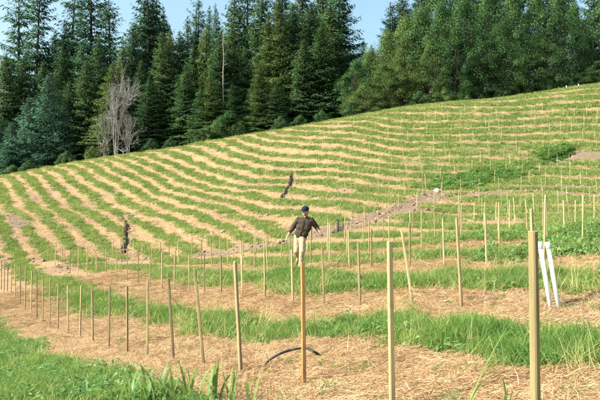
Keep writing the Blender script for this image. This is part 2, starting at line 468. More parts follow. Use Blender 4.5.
# ------------------------------------------------------------------ ground sheet
def axis(stops):
    out = [stops[0][0]]
    for (a, _), (b, st) in zip(stops[:-1], stops[1:]):
        n = max(1, int(round((b - a) / st)))
        out += list(np.linspace(a, b, n + 1)[1:])
    return np.array(out)
ys = [-40.0]
while ys[-1] < 260:
    y = ys[-1]
    if y < -4: st = 1.2
    elif y < 1.5: st = 0.3
    elif y < 105: st = min(0.40, max(0.075, 0.0105 * y))
    else: st = 1.5 + (y - 105) * 0.05
    ys.append(y + st)
ys = np.array(ys)
xs = [0.0]
while xs[-1] < 190:
    x = xs[-1]
    st = 0.09 if x < 5 else (min(0.32, 0.09 + (x - 5) * 0.008) if x < 56 else 0.35 + (x - 56) * 0.05)
    xs.append(x + st)
xs = np.array(xs); xs = np.concatenate([-xs[:0:-1], xs])
GX, GY = np.meshgrid(xs, ys)
GZ = H(GX.ravel(), GY.ravel())
nx, ny = len(xs), len(ys)
idx = np.arange(nx * ny).reshape(ny, nx)
quads = np.stack([idx[:-1, :-1], idx[:-1, 1:], idx[1:, 1:], idx[1:, :-1]], -1).reshape(-1, 4)
gm = make_mesh('hillside_ground', np.stack([GX.ravel(), GY.ravel(), GZ], 1), quads=quads, uniform_mat=M['ground'], smooth=True)
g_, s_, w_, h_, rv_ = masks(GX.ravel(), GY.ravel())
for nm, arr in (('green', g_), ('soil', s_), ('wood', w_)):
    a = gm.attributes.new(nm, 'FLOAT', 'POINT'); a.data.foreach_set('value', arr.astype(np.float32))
tag(link('ground', gm), kind='structure')
print('ground quads', len(quads))

# ------------------------------------------------------------------ grass, straw and weeds (nobody could count them)
def blade_tuft(n, h, w, spread, bend, segs, seed, flat=False):
    r = np.random.default_rng(seed); V = []; Fq = []; Ft = []
    for i in range(n):
        az = r.random() * 6.283; q = spread * math.sqrt(r.random()); bx, by = q * math.cos(r.random() * 6.283), q * math.sin(r.random() * 6.283)
        hh = h * (0.55 + 0.55 * r.random()); ww = w * (0.7 + 0.6 * r.random())
        b = bend * (0.3 + 1.0 * r.random()) * hh
        dx, dy = math.cos(az), math.sin(az); sx, sy = -dy, dx
        tw = r.random() * 6.283; sx, sy = math.cos(tw), math.sin(tw)
        base = len(V)
        for k in range(segs + 1):
            t = k / segs
            if flat:
                px, py, pz = bx + dx * hh * (t - 0.5), by + dy * hh * (t - 0.5), 0.006 + 0.022 * r.random() * (0.3 + t)
                sx, sy = -dy, dx
            else:
                px, py, pz = bx + dx * b * t * t, by + dy * b * t * t, hh * (t - 0.35 * bend * t * t) - 0.02
            wv = ww * (1 - t ** 1.6) * 0.5 if not flat else ww * 0.5
            if k < segs or flat:
                V += [(px - sx * wv, py - sy * wv, pz), (px + sx * wv, py + sy * wv, pz + (0.001 if flat else 0))]
            else: V.append((px, py, pz))
        for k in range(segs):
            a = base + 2 * k
            if k < segs - 1 or flat: Fq.append((a, a + 1, a + 3, a + 2))
            else: Ft.append((a, a + 1, a + 2))
    return V, Ft, Fq

def weed_tuft(n, seed, size=0.05, h=0.22, spread=0.16):
    r = np.random.default_rng(seed); V = []; Fq = []
    for i in range(n):
        az = r.random() * 6.283; q = spread * math.sqrt(r.random()); z = h * (0.15 + 0.85 * r.random()) * (1.15 - q / spread * 0.5)
        c = np.array([q * math.cos(az), q * math.sin(az), z])
        d = np.array([math.cos(az + r.normal() * .6), math.sin(az + r.normal() * .6), r.normal() * 0.4]); d /= np.linalg.norm(d)
        s = np.cross(d, [0, 0, 1]) + r.normal(size=3) * 0.3; s /= np.linalg.norm(s)
        L = size * (0.7 + 0.7 * r.random()); W = L * 0.35
        b = len(V)
        V += [tuple(c - d * L), tuple(c + s * W), tuple(c + d * L - np.array([0, 0, L * 0.3])), tuple(c - s * W)]
        Fq.append((b, b + 1, b + 2, b + 3))
    return V, [], Fq

TUFTS = bpy.data.collections.new('tuft_sources')
def tuft_obj(name, data, m):
    V, Ft, Fq = data
    me = make_mesh(name, V, Ft or None, Fq or None, m)
    return bpy.data.objects.new(name, me)

def scatter(name, pos, scl, rot, var, sources, label=None, cat=None):
    me = bpy.data.meshes.new(name)
    me.vertices.add(len(pos)); me.vertices.foreach_set('co', np.asarray(pos, np.float32).ravel())
    a = me.attributes.new('tuft_scale', 'FLOAT_VECTOR', 'POINT'); a.data.foreach_set('vector', np.asarray(scl, np.float32).ravel())
    a = me.attributes.new('tuft_rot', 'FLOAT_VECTOR', 'POINT'); a.data.foreach_set('vector', np.asarray(rot, np.float32).ravel())
    a = me.attributes.new('tuft_kind', 'INT', 'POINT'); a.data.foreach_set('value', np.asarray(var, np.int32))
    o = link(name, me)
    ng = bpy.data.node_groups.new(name + '_nodes', 'GeometryNodeTree')
    ng.interface.new_socket('Geometry', in_out='INPUT', socket_type='NodeSocketGeometry')
    ng.interface.new_socket('Geometry', in_out='OUTPUT', socket_type='NodeSocketGeometry')
    gi = ng.nodes.new('NodeGroupInput'); go = ng.nodes.new('NodeGroupOutput')
    ip = ng.nodes.new('GeometryNodeInstanceOnPoints')
    gg = ng.nodes.new('GeometryNodeGeometryToInstance')
    for s in reversed(sources):
        oi = ng.nodes.new('GeometryNodeObjectInfo'); oi.inputs[0].default_value = s
        ng.links.new(oi.outputs['Geometry'], gg.inputs[0])
    def attr(nm, ty):
        n = ng.nodes.new('GeometryNodeInputNamedAttribute'); n.data_type = ty; n.inputs[0].default_value = nm
        return n.outputs[0]
    ng.links.new(gi.outputs[0], ip.inputs['Points'])
    ng.links.new(gg.outputs[0], ip.inputs['Instance'])
    ip.inputs['Pick Instance'].default_value = True
    ng.links.new(attr('tuft_kind', 'INT'), ip.inputs['Instance Index'])
    ng.links.new(attr('tuft_rot', 'FLOAT_VECTOR'), ip.inputs['Rotation'])
    ng.links.new(attr('tuft_scale', 'FLOAT_VECTOR'), ip.inputs['Scale'])
    ng.links.new(ip.outputs[0], go.inputs[0])
    md = o.modifiers.new('scatter', 'NODES'); md.node_group = ng
    tag(o, label, cat, kind='stuff')
    return o

def wedge(n, d0, d1, power):
    """random plan points in a wedge wider than the view; density per m2 falls as distance**-power"""
    e = 2 - power
    u = RNG.random(n)
    d = (d0 ** e + u * (d1 ** e - d0 ** e)) ** (1 / e)
    t = (RNG.random(n) * 2 - 1) * 0.72
    return t / 0.72 * (0.70 * d + 3.2), d

near_src = [tuft_obj('grass_tuft', blade_tuft(16, 0.24, 0.011, 0.075, 0.55, 3, s), M['grass']) for s in range(5)]
far_src = [tuft_obj('hill_tuft', blade_tuft(16, 0.34, 0.035, 0.22, 0.5, 2, 20 + s), M['hillgrass']) for s in range(5)]
straw_src = [tuft_obj('straw_tuft', blade_tuft(34, 0.15, 0.0034, 0.18, 0, 1, 40 + s, flat=True), M['straw']) for s in range(5)]
stub_src = [tuft_obj('stubble_tuft', blade_tuft(22, 0.11, 0.0038, 0.12, 1.1, 2, 60 + s), M['straw']) for s in range(3)]
farstub_src = [tuft_obj('far_stubble', blade_tuft(10, 0.14, 0.03, 0.25, 0.9, 1, 70 + s), M['straw']) for s in range(3)]
weed_src = [tuft_obj('weed_tuft', weed_tuft(38, 80 + s), M['weed']) for s in range(4)]

def rots(n, tilt=0.18):
    return np.stack([RNG.normal(size=n) * tilt, RNG.normal(size=n) * tilt, RNG.random(n) * 6.283], 1)

# near green grass
x, d = wedge(165000, 2.2, 24, 1.0)
g, s, w, h, rv = masks(x, d)
patch = 0.62 + 0.38 * sstep(-0.35, 0.25, noise2(x, d, 1.6, 36) + 0.6 * noise2(x, d, 4.1, 37))
k = (RNG.random(len(x)) < np.maximum(g ** 1.4 * patch, 0.012)) & (h < 0.5)
x, d, g = x[k], d[k], g[k]
a_ = x + BB * d
hgt = (0.45 + 0.6 * (0.5 + 0.5 * noise2(x, d, 1.1, 30)) + 0.35 * noise2(x, d, 3, 31)) * (0.55 + 0.45 * g)
hgt = hgt * np.where(a_ < 3.0, 0.85, 1.15) * (1 + 0.38 * RNG.normal(size=len(x)).clip(-1, 2.2) * 0.7)
wid = np.clip(d / 9, 0.9, 2.2)
scatter('near_grass', np.stack([x, d, H(x, d)], 1), np.stack([wid, wid, hgt], 1), rots(len(x)), RNG.integers(0, 5, len(x)), near_src,
        'green grass growing in strips between the near stake rows', 'grass')
print('near grass', len(x))

# hillside grass and far bench
x, d = wedge(160000, 18, 100, 1.05)
g, s, w, h, rv = masks(x, d)
k = (RNG.random(len(x)) < np.maximum(g ** 1.2, 0.02 * (1 - s))) & (w < 0.4) & ((h >= 0.5) | (d > 20))
x, d, g = x[k], d[k], g[k]
hgt = (0.6 + 0.35 * noise2(x, d, 0.7, 32) + 0.35 * RNG.random(len(x))) * (0.4 + 0.7 * g)
wid = np.clip(d / 45, 0.8, 1.7)
scatter('hillside_grass', np.stack([x, d, H(x, d)], 1), np.stack([wid, wid, hgt], 1), rots(len(x)), RNG.integers(0, 5, len(x)), far_src,
        'green grass growing in bands along the hillside rows', 'grass')
print('hill grass', len(x))

# pale seed stalks standing in the grass
stalk_src = [tuft_obj('stalk_tuft', blade_tuft(7, 0.42, 0.005, 0.10, 0.45, 3, 90 + s), M['stalk']) for s in range(3)]
x, d = wedge(21000, 2.6, 24, 1.0)
g, s, w, h, rv = masks(x, d)
k = (RNG.random(len(x)) < np.clip(4 * g * (1 - g) + .25 * g, 0, 1) * (0.25 + 0.75 * (noise2(x, d, 0.7, 35) > 0))) & (h < 0.5)
x, d = x[k], d[k]
sc = (0.6 + 0.6 * RNG.random(len(x))) * np.where(x + BB * d < 3, .75, 1.0)
scatter('seed_stalks', np.stack([x, d, H(x, d)], 1), np.stack([np.clip(d / 8, 1, 2.2)] * 2 + [sc], 1), rots(len(x), 0.22), RNG.integers(0, 3, len(x)), stalk_src,
        'pale yellowish stalks standing in the green strips', 'grass')

# straw litter and stubble
x, d = wedge(82000, 2.2, 26, 1.0)
g, s, w, h, rv = masks(x, d)
k = (RNG.random(len(x)) < (1 - g) * (1 - 0.93 * s) + 0.02) & (h < 0.5)
x, d = x[k], d[k]
wid = np.clip(d / 12, 0.75, 1.6) * (0.7 + 0.6 * RNG.random(len(x)))
zz = 0.8 + 1.2 * RNG.random(len(x))
scatter('straw_litter', np.stack([x, d, H(x, d)], 1), np.stack([wid, wid, zz], 1), rots(len(x), 0.12), RNG.integers(0, 5, len(x)), straw_src,
        'dry straw litter lying along the stake rows', 'straw')
x, d = wedge(34000, 2.2, 26, 1.0)
g, s, w, h, rv = masks(x, d)
k = (RNG.random(len(x)) < (1 - g) * (1 - 0.8 * s) * (0.25 + 0.6 * (noise2(x, d, 1.1, 33) > 0))) & (h < 0.5)
x, d = x[k], d[k]
sc = 0.7 + 0.8 * RNG.random(len(x))
scatter('dry_stubble', np.stack([x, d, H(x, d)], 1), np.stack([sc * 1.2, sc * 1.2, sc], 1), rots(len(x), 0.3), RNG.integers(0, 3, len(x)), stub_src,
        'short dry grass stubble standing in the straw strips', 'stubble')
x, d = wedge(60000, 20, 98, 1.0)
g, s, w, h, rv = masks(x, d)
k = (RNG.random(len(x)) < (1 - g) * (1 - s)) & (w < 0.3) & (h >= 0.5)
x, d = x[k], d[k]
sc = 0.6 + 0.7 * RNG.random(len(x))
scatter('hillside_stubble', np.stack([x, d, H(x, d)], 1), np.stack([sc * 1.3, sc * 1.3, sc], 1), rots(len(x), 0.3), RNG.integers(0, 3, len(x)), farstub_src,
        'dry stubble between the green bands of the hillside', 'stubble')

# leafy weeds: lush patch among the stakes on the right, bushy growth along the wash
wx, wy, wh = [], [], []
x, d = wedge(40000, 3.5, 26, 0.8)
g, s, w, h, rv = masks(x, d)
lush = sstep(2.2, 4.5, x - 0.08 * d) * sstep(12.2, 14.5, d + 0.25 * x) * (1 - sstep(20, 25, d))
k = (RNG.random(len(x)) < np.clip(0.6 * lush * (0.3 + 0.9 * noise2(x, d, 0.7, 40)) + g * (0.06 + 0.26 * (noise2(x, d, 0.8, 41) > 0.2)), 0, 1)) & (h < 0.5) & (s < 0.6)
wx.append(x[k]); wy.append(d[k]); wh.append(np.where(lush[k] > 0.3, 1.25, 0.7) * (0.7 + 0.6 * RNG.random(k.sum())))
bx = polyline([(568, 150), (555, 153), (545, 160), (530, 166), (515, 171), (495, 176), (475, 180), (455, 183), (440, 187)])
for i in range(1700):
    t = RNG.random() * (len(bx) - 1.001); j = int(t); p = bx[j] + (bx[j + 1] - bx[j]) * (t - j)
    wdt = 1.0 if 3.0 < t else 0.7
    if 1.6 < t < 4.3 and RNG.random() < 0.9: continue
    q = p + RNG.normal(size=2) * np.array([0.9, 1.0]) * wdt
    wx.append([q[0]]); wy.append([q[1]]); wh.append([0.9 + 1.5 * RNG.random() ** 2])
wx = np.concatenate(wx); wy = np.concatenate(wy); wh = np.concatenate(wh)
scw = np.where(wy > 30, 2.1, 1.0) * np.clip(wh, 0.8, 1.3)
scatter('leafy_weeds', np.stack([wx, wy, H(wx, wy)], 1), np.stack([scw, scw, wh], 1), rots(len(wx), 0.15), RNG.integers(0, 4, len(wx)), weed_src,
        'leafy green weeds among the stakes and along the wash', 'weeds')

# clods and small stones of the bare ground
def clod_mesh(seed):
    bm = bmesh.new(); bmesh.ops.create_icosphere(bm, subdivisions=1, radius=1)
    r = random.Random(seed)
    for v in bm.verts: v.co *= 0.7 + 0.6 * r.random(); v.co.z *= 0.6
    me = bpy.data.meshes.new('clod'); bm.to_mesh(me); bm.free(); me.materials.append(M['earth']); return me
M['earth'] = plain_mat('dry_earth_clod', (0.22, 0.155, 0.11), 0.95, 0.3, 3, 0.1)
clod_src = [bpy.data.objects.new('clod', clod_mesh(s)) for s in range(4)]
x, d = wedge(40000, 2.5, 60, 0.9)
g, s, w, h, rv = masks(x, d)
k = RNG.random(len(x)) < np.clip(s * 0.9 + (1 - g) * 0.12 * (d < 20), 0, 1)
x, d = x[k], d[k]
sc = np.clip(RNG.lognormal(-3.7, 0.5, len(x)), 0.008, 0.09) * np.where(d > 25, 2.6, 1.0)
scatter('earth_clods', np.stack([x, d, H(x, d)], 1), np.stack([sc, sc, sc], 1), rots(len(x), 0.4), RNG.integers(0, 4, len(x)), clod_src,
        'loose clods of earth on the bare ground', 'earth')

# ------------------------------------------------------------------ vineyard stakes
def stake_mesh(name, h, w, m, seed, taper=0.96, bury=0.12):
    """square-sawn stake, corners eased, top cut a little uneven"""
    r = random.Random(seed)
    bm = bmesh.new()
    levels = [-bury, 0.0, h * 0.35, h * 0.7, h - 0.006, h]
    rings = []
    c = 0.16 * w
    for li, z in enumerate(levels):
        k = w / 2 * (1 - (1 - taper) * max(0, z) / h)
        if li == 5: k *= 0.88
        jx, jy = r.uniform(-.03, .03) * w, r.uniform(-.03, .03) * w
        ring = []
        for sx, sy in ((1, 1), (-1, 1), (-1, -1), (1, -1)):
            p = [(sx * k, sy * (k - c)), (sx * (k - c), sy * k)]
            if sx * sy < 0: p.reverse()
            for q in p:
                zz = z + (r.uniform(-.004, .004) if li >= 4 else 0)
                ring.append(bm.verts.new((q[0] + jx, q[1] + jy, zz)))
        rings.append(ring)
    for a, b in zip(rings[:-1], rings[1:]):
        for i in range(8):
            bm.faces.new((a[i], a[(i + 1) % 8], b[(i + 1) % 8], b[i]))
    bm.faces.new(rings[-1]); bm.faces.new(list(reversed(rings[0])))
    bmesh.ops.recalc_face_normals(bm, faces=bm.faces)
    me = bpy.data.meshes.new(name); bm.to_mesh(me); bm.free(); me.materials.append(m)
    return me

def place_stake(x, y, top_shift, h, w, m, label, group, seed, rz=None, name='vine_stake', mesh=None):
    """top_shift: how far the top stands off sideways (x, y) in metres - the stake's lean"""
    z = Hs(x, y)
    me = mesh or stake_mesh('vine_stake', h, w, m, seed)
    o = link(name, me, loc=(x, y, z))
    lean = Vector((top_shift[0], top_shift[1], h)).normalized()
    q = Vector((0, 0, 1)).rotation_difference(lean)
    rz = random.uniform(0, 1.57) if rz is None else rz
    o.rotation_mode = 'QUATERNION'
    o.rotation_quaternion = q @ Euler((0, 0, rz)).to_quaternion()
    tag(o, label, 'stake', group)
    return o

def row_d(px, k):
    return (BA + BP * k) / ((px - 300) / F + BB)

def top_height(px_top, py_top, d, z):
    return (ray(px_top, py_top) * d)[2] - z

# front row: (foot px, top px, top py)
front = [(532, 532, 231), (391, 389, 241), (304, 302.5, 262), (241.5, 235.5, 261), (205, 195, 268), (175, 169, 278), (149, 148.5, 280), (129, 128.5, 285.5),
         (111, 110.5, 286), (95, 93.5, 289.5), (82, 82, 286), (70, 69, 286), (60, 60, 283), (52, 51.5, 279), (45, 44.5, 278), (39, 38, 275), (33, 33, 271),
         (27, 27, 267), (22, 22, 265), (17, 16.5, 264), (13, 13, 264), (9, 9, 263), (6, 5.5, 262), (3, 2.5, 260.5), (0.2, 0, 260), (-4, -4, 259), (-9, -9, 258)]
front_labels = ['thick squared greenish post nearest on the right, in front of the white pipes',
                'pale weathered stake second from right in the nearest row, cut by the bottom edge',
                'orange brown stake standing in straw directly below the walking man',
                'stout pale stake leaning left, just left of the black hose',
                'stake leaning clearly left, second to the left of the black hose']
for i, (fp, tp, ty) in enumerate(front):
    d = row_d(fp, 0); x = (fp - 300) / F * d
    z = Hs(x, d)
    if i == 1: d *= .955; x = (fp - 300) / F * d; z = Hs(x, d)
    h = min(1.5, max(1.05, top_height(tp, ty, d, z)))
    m = M['stake_olive'] if i in (0,) else (M['stake_brown'] if i == 2 else M['stake'])
    w = 0.048 if i == 0 else 0.038 if i < 6 else 0.035
    lab = front_labels[i] if i < 5 else ('thin pale stake, %s along the nearest row counting leftward from the brown one' % ORD[i - 1])
    place_stake(x, d, ((tp - fp) / F * d, random.uniform(-.03, .03)), h, w, m, lab, 'stakes of the nearest row', i, rz=0.62 if i == 0 else (0.3 if i < 3 else None),
                name='square_post' if i == 0 else 'vine_stake')

second = [(533, 530.5, 209), (460.5, 457, 217.5), (412, 401.5, 229), (359.5, 358, 243), (324, 322, 247), (293, 291.5, 250), (265, 264.5, 251.5), (242.5, 242, 255), (221.5, 221, 255),
          (205, 204.5, 254), (190, 189.5, 253), (175, 175, 251), (162.5, 162.5, 253), (151, 150.5, 249), (139, 139, 249), (128, 128, 248), (117, 117, 248), (107, 107, 246), (97, 97, 246), (88, 88, 246),
          (79, 79, 246), (71, 71, 246), (63, 63, 246), (56, 56, 247), (49, 49, 247), (42, 42, 248), (36, 36, 248), (30, 30, 248)]
for i, (fp, tp, ty) in enumerate(second):
    d = row_d(fp, 1); x = (fp - 300) / F * d
    z = Hs(x, d)
    h = min(1.42, max(1.0, top_height(tp, ty, d, z)))
    lab = {0: 'stake of the second row half hidden behind the thick greenish post', 1: 'tall upright stake in raked earth left of the white pipes',
           2: 'stake in the second row leaning strongly left beside the pale near stake'}.get(i, 'slim pale stake, %s from the right in the second row' % ORD[min(i + 1, 30)])
    place_stake(x, d, ((tp - fp) / F * d, random.uniform(-.03, .03)), h, 0.038 if i < 6 else 0.035, M['stake'], lab, 'stakes of the second row', 100 + i)

# rows further up the bench and on the hill: spots first, then the nearest become individuals
thin = [stake_mesh('vine_stake', 1.2, 0.027, M['palestake'], 400 + i) for i in range(4)]
common = [stake_mesh('vine_stake', 1.2, 0.036, M['stake'], 300 + i) for i in range(6)]
spots = []
third = [597, 541, 486, 444, 409, 374, 349, 327, 309, 290, 271, 255, 240, 226, 213, 201, 190, 180, 170, 160, 151, 142, 134, 127, 120, 113]
for fp in third:
    d = row_d(fp, 2); spots.append(((fp - 300) / F * d, d, 'third'))
tgt = np.array([1.0, -BB]) / math.hypot(1, BB)
for k in range(3, 9):
    c = BA + BP * k
    t = random.random()
    y = 6.0
    while y < 60:
        x = c - BB * y
        if abs(x / y) < 0.62 and y < gully_y(x) - 0.5: spots.append((x, y, 'bench%d' % (k + 1)))
        y += 1.38 / math.hypot(1, BB) * random.uniform(0.85, 1.15)
n_bench = len(spots)
def grad(x, y, e=0.3):
    a = Rrow(np.array([x + e, x - e, x, x]), np.array([y, y, y + e, y - e]))
    return np.array([(a[0] - a[1]) / (2 * e), (a[2] - a[3]) / (2 * e)])
for k in range(10, 25):
    py = {**{10: 214.5}, **{11 + i: v for i, v in enumerate([206, 196.5, 187, 177.5, 168.5, 159.5, 150.5, 141.5, 132.5, 124, 116, 108.5, 101.5, 94.5, 88])}}[k]
    p = raycast(625, py + 1.0, d0=24)[:2]
    target = k + 0.62
    for step in range(75):
        for _ in range(2):
            g = grad(*p); v = float(Rrow(np.array([p[0]]), np.array([p[1]]))[0])
            p = p + g * (target - v) / (g @ g)
        px = 300 + F * p[0] / p[1]
        if px < 205 or p[1] > 92 or p[1] < gully_y(p[0]) + 0.5: 
            if step > 3: break
        elif random.random() < (0.9 if px > 380 else 0.5) * (1 - .55 * max(0, min(1, (p[1] - 48) / 28))) and p[1] < 79: spots.append((p[0], p[1], 'hill'))
        g = grad(*p); t = np.array([-g[1], g[0]]) / np.linalg.norm(g)
        if t[0] > 0: t = -t
        p = p + t * 1.5 * random.uniform(0.9, 1.1)
order = sorted(range(len(spots)), key=lambda i: spots[i][1] if spots[i][2] != 'third' else 0)
N_IND = 290 - len(front) - len(second)
far_V, far_Q, nv = [], [], 0
third_n = 0; bench_n = {}
for rank, i in enumerate(order):
    x, y, kind = spots[i]
    if rank < N_IND:
        if kind == 'third':
            third_n += 1
            lab = 'pale stake, %s from the right edge in the third row' % ORD[min(third_n, 30)]; grp = 'stakes of the third row'
        elif kind[:5] == 'bench':
            bench_n[kind] = bench_n.get(kind, 0) + 1
            lab = 'thin pale stake before the wash, %s from the right in the %s row' % (ORD[min(30, bench_n[kind])], ORD[int(kind[5:])]); grp = 'stakes of the crowded rows before the wash'
        else:
            lab = 'thin pale stake standing on the green striped hillside beyond the wash'; grp = 'stakes on the hillside'
        hs = random.uniform(0.88, 1.12)
        o = place_stake(x + random.uniform(-.12, .12), y + random.uniform(-.12, .12), (random.gauss(0, .035), random.gauss(0, .035)), 1.2, 0.045, None, lab, grp, 0, mesh=random.choice(thin if kind == 'hill' else common))
        o.scale = (1, 1, hs)
    else:
        z = Hs(x, y); w = 0.013; h = random.uniform(1.1, 1.35); lx, ly = random.gauss(0, .03), random.gauss(0, .03)
        for zz, ox, oy in ((z - .1, 0, 0), (z + h, lx, ly)):
            far_V += [(x + ox - w, y + oy - w, zz), (x + ox + w, y + oy - w, zz), (x + ox + w, y + oy + w, zz), (x + ox - w, y + oy + w, zz)]
        far_Q += [(nv + a, nv + (a + 1) % 4, nv + 4 + (a + 1) % 4, nv + 4 + a) for a in range(4)] + [(nv + 4, nv + 5, nv + 6, nv + 7)]
        nv += 8
print('stakes', len(spots), 'bench', n_bench)
tag(link('distant_stakes', make_mesh('distant_stakes', far_V, quads=far_Q, uniform_mat=M['palestake'])), 'countless thin stakes on the upper hillside', 'stakes', kind='stuff')

# ------------------------------------------------------------------ tubes: pipes and hoses
def tube_mesh(name, pts, rad, m, n=10, cap=True):
    P = [Vector(p) for p in pts]; V = []; Q = []
    rads = rad if hasattr(rad, '__len__') else [rad] * len(P)
    up = Vector((0.3, 0.1, 1)).normalized()
    for i, p in enumerate(P):
        t = (P[min(i + 1, len(P) - 1)] - P[max(i - 1, 0)]).normalized()
        if abs(t.dot(up)) > 0.95: up = Vector((1, 0, 0.1)).normalized()
        a = t.cross(up).normalized(); b = t.cross(a)
        up = -b if b.dot(up) < 0 else b
        for k in range(n):
            th = 2 * math.pi * k / n
            V.append(tuple(p + (a * math.cos(th) + b * math.sin(th)) * rads[i]))
    for i in range(len(P) - 1):
        for k in range(n):
            k2 = (k + 1) % n
            Q.append((i * n + k, i * n + k2, (i + 1) * n + k2, (i + 1) * n + k))
    T = []
    if cap:
        for i, s in ((0, 1), (len(P) - 1, -1)):
            c = len(V); V.append(tuple(P[i]))
            for k in range(n):
                T.append((c, i * n + (k + 1) % n, i * n + k) if s > 0 else (c, i * n + k, i * n + (k + 1) % n))
    me = make_mesh(name, V, T or None, Q, m, smooth=True)
    return me

def smooth_path(pts, n):
    P = np.array(pts, float); t = np.arange(len(P)); tt = np.linspace(0, len(P) - 1, n); out = []
    for u in tt:
        i = min(int(u), len(P) - 2); f = u - i
        p0, p1, p2, p3 = P[max(i - 1, 0)], P[i], P[i + 1], P[min(i + 2, len(P) - 1)]
        out.append(0.5 * ((2 * p1) + (-p0 + p2) * f + (2 * p0 - 5 * p1 + 4 * p2 - p3) * f ** 2 + (-p0 + 3 * p1 - 3 * p2 + p3) * f ** 3))
    return out

# two white irrigation risers
for i, (fp, fy, tp, ty, lab) in enumerate([(551, 310.5, 541.5, 242.5, 'white plastic pipe leaning left, the nearer of the pair to the greenish post'),
                                           (559, 309, 549.5, 242.5, 'white plastic pipe leaning left, the right one of the pair')]):
    foot = raycast(fp, fy, d0=5)
    d = foot[1]
    h = top_height(tp, ty, d, foot[2])
    root = bpy.data.objects.new('irrigation_pipe', None); COL.objects.link(root)
    root.location = (foot[0], d, Hs(foot[0], d))
    tag(root, lab, 'pipe', 'pair of white pipes')
    top = Vector(((tp - fp) / F * d, 0.03, h)); ax = top.normalized()
    link('shaft', tube_mesh('shaft', [ax * -0.1, top * 0.5, top - ax * 0.05], 0.027, M['pvc'], 16), root)
    link('coupling', tube_mesh('coupling', [top - ax * 0.085, top - ax * 0.082, top - ax * 0.006, top], [0.028, 0.034, 0.034, 0.030], M['pvc'], 16), root)

def ground_hose(pix, lift, rad, n):
    pts = []
    for (px, py), lf in zip(pix, lift):
        q = raycast(px, py + lf * F / 7, d0=4)
        pts.append((q[0], q[1], Hs(q[0], q[1]) + lf + rad))
    return smooth_path(pts, n)
hp = ground_hose([(263, 367), (270, 361), (280, 354.5), (292, 351), (306, 351), (315, 354), (320.5, 358)], [0, 0.07, 0.12, 0.14, 0.13, 0.08, 0.0], 0.02, 48)
tag(link('garden_hose', tube_mesh('garden_hose', hp, 0.0155, M['hose'], 10)), 'black hose arching over the straw behind the orange brown stake', 'hose')
hp = ground_hose([(326, 349), (335, 346), (341, 344), (347, 345), (354, 342.5)], [0, 0, .01, 0, 0], 0.013, 24)
tag(link('garden_hose', tube_mesh('garden_hose', hp, 0.013, M['hose'], 10)), 'short black hose piece half buried in straw right of the arched hose', 'hose')
hp = ground_hose([(563, 304), (572, 301), (581, 298), (590, 294.5), (600, 291), (618, 286)], [0, 0, 0, 0, 0, 0], 0.014, 40)  # thin black tube laid on the earth, running right from the pipe feet
tag(link('dark_tube', tube_mesh('dark_tube', hp, 0.014, M['hose'], 10)), 'thin dark tube running over raked earth right of the white pipes', 'hose')

# ------------------------------------------------------------------ small things at the wash
def put_tube(name, px, py, offs, rad, m, label, cat, d0=20, n=10):
    q = raycast(px, py, d0=d0); z = Hs(q[0], q[1])
    o = link(name, tube_mesh(name, offs, rad, m, n), loc=(q[0], q[1], z)); tag(o, label, cat); return o
put_tube('standpipe', 338, 230.5, [(0, 0, -.2), (0, 0, .35), (0, 0, .62), (.02, 0, .70), (-.06, 0, .74), (-.14, 0, .72)], [0.05, 0.05, 0.05, 0.055, 0.05, 0.05], M['darkpost'], 'short dark standpipe at the edge of the eroded wash', 'standpipe')
put_tube('drain_pipe', 437.5, 192.5, [(0.0, 0.5, .18), (-.02, 0.2, .17), (-.05, -.12, .15), (-.06, -.3, .12)], 0.16, M['pvc'], 'white drain pipe end below the bushy weeds', 'pipe', n=16)
for px, py, lab in [(566.5, 87.5, 'left of two tiny white marker posts on the hill crest'), (578.5, 85.5, 'right of two tiny white marker posts on the hill crest')]:
    put_tube('marker_post', px, py + 1, [(0, 0, -.2), (0, 0, .2), (0, 0, .40), (0, 0, .43)], [0.08, 0.08, 0.08, 0.06], M['pvc'], lab, 'marker')
def rock(px, py, s, seed, label):
    q = raycast(px, py, d0=18)
    bm = bmesh.new(); bmesh.ops.create_icosphere(bm, subdivisions=3, radius=1)
    r = random.Random(seed); ph = [Vector((r.gauss(0, 1), r.gauss(0, 1), r.gauss(0, 1))).normalized() for _ in range(14)]
    cut = [r.uniform(0.55, 0.95) for _ in ph]
    for v in bm.verts:
        for a, c in zip(ph, cut):
            dd = v.co.dot(a)
            if dd > c: v.co -= a * (dd - c)
        v.co *= 1 + 0.04 * r.gauss(0, 1); v.co.z *= 0.7
    me = bpy.data.meshes.new('rock'); bm.to_mesh(me); bm.free(); me.materials.append(M['rock'])
    o = link('rock', me, loc=(q[0], q[1], Hs(q[0], q[1]) + s * 0.15), rot=(0, 0, r.random() * 6), scale=s)
    tag(o, label, 'rock')
for i, (px, py, s, lab) in enumerate([(558, 158.5, .42, 'largest pale rock below the small bush on the right'), (551, 160, .25, 'small rock left of the largest pale rock in the wash'), (566, 157, .28, 'small rock right of the largest pale rock in the wash'),
                                      (352, 221, .13, 'small stone in bare earth right of the dark standpipe'), (326, 236, .12, 'stone in the wash just right of the walking man'), (392, 209, .13, 'stone in the bare earth below the striped hill centre')]):
    rock(px, py, s, 50 + i, lab)

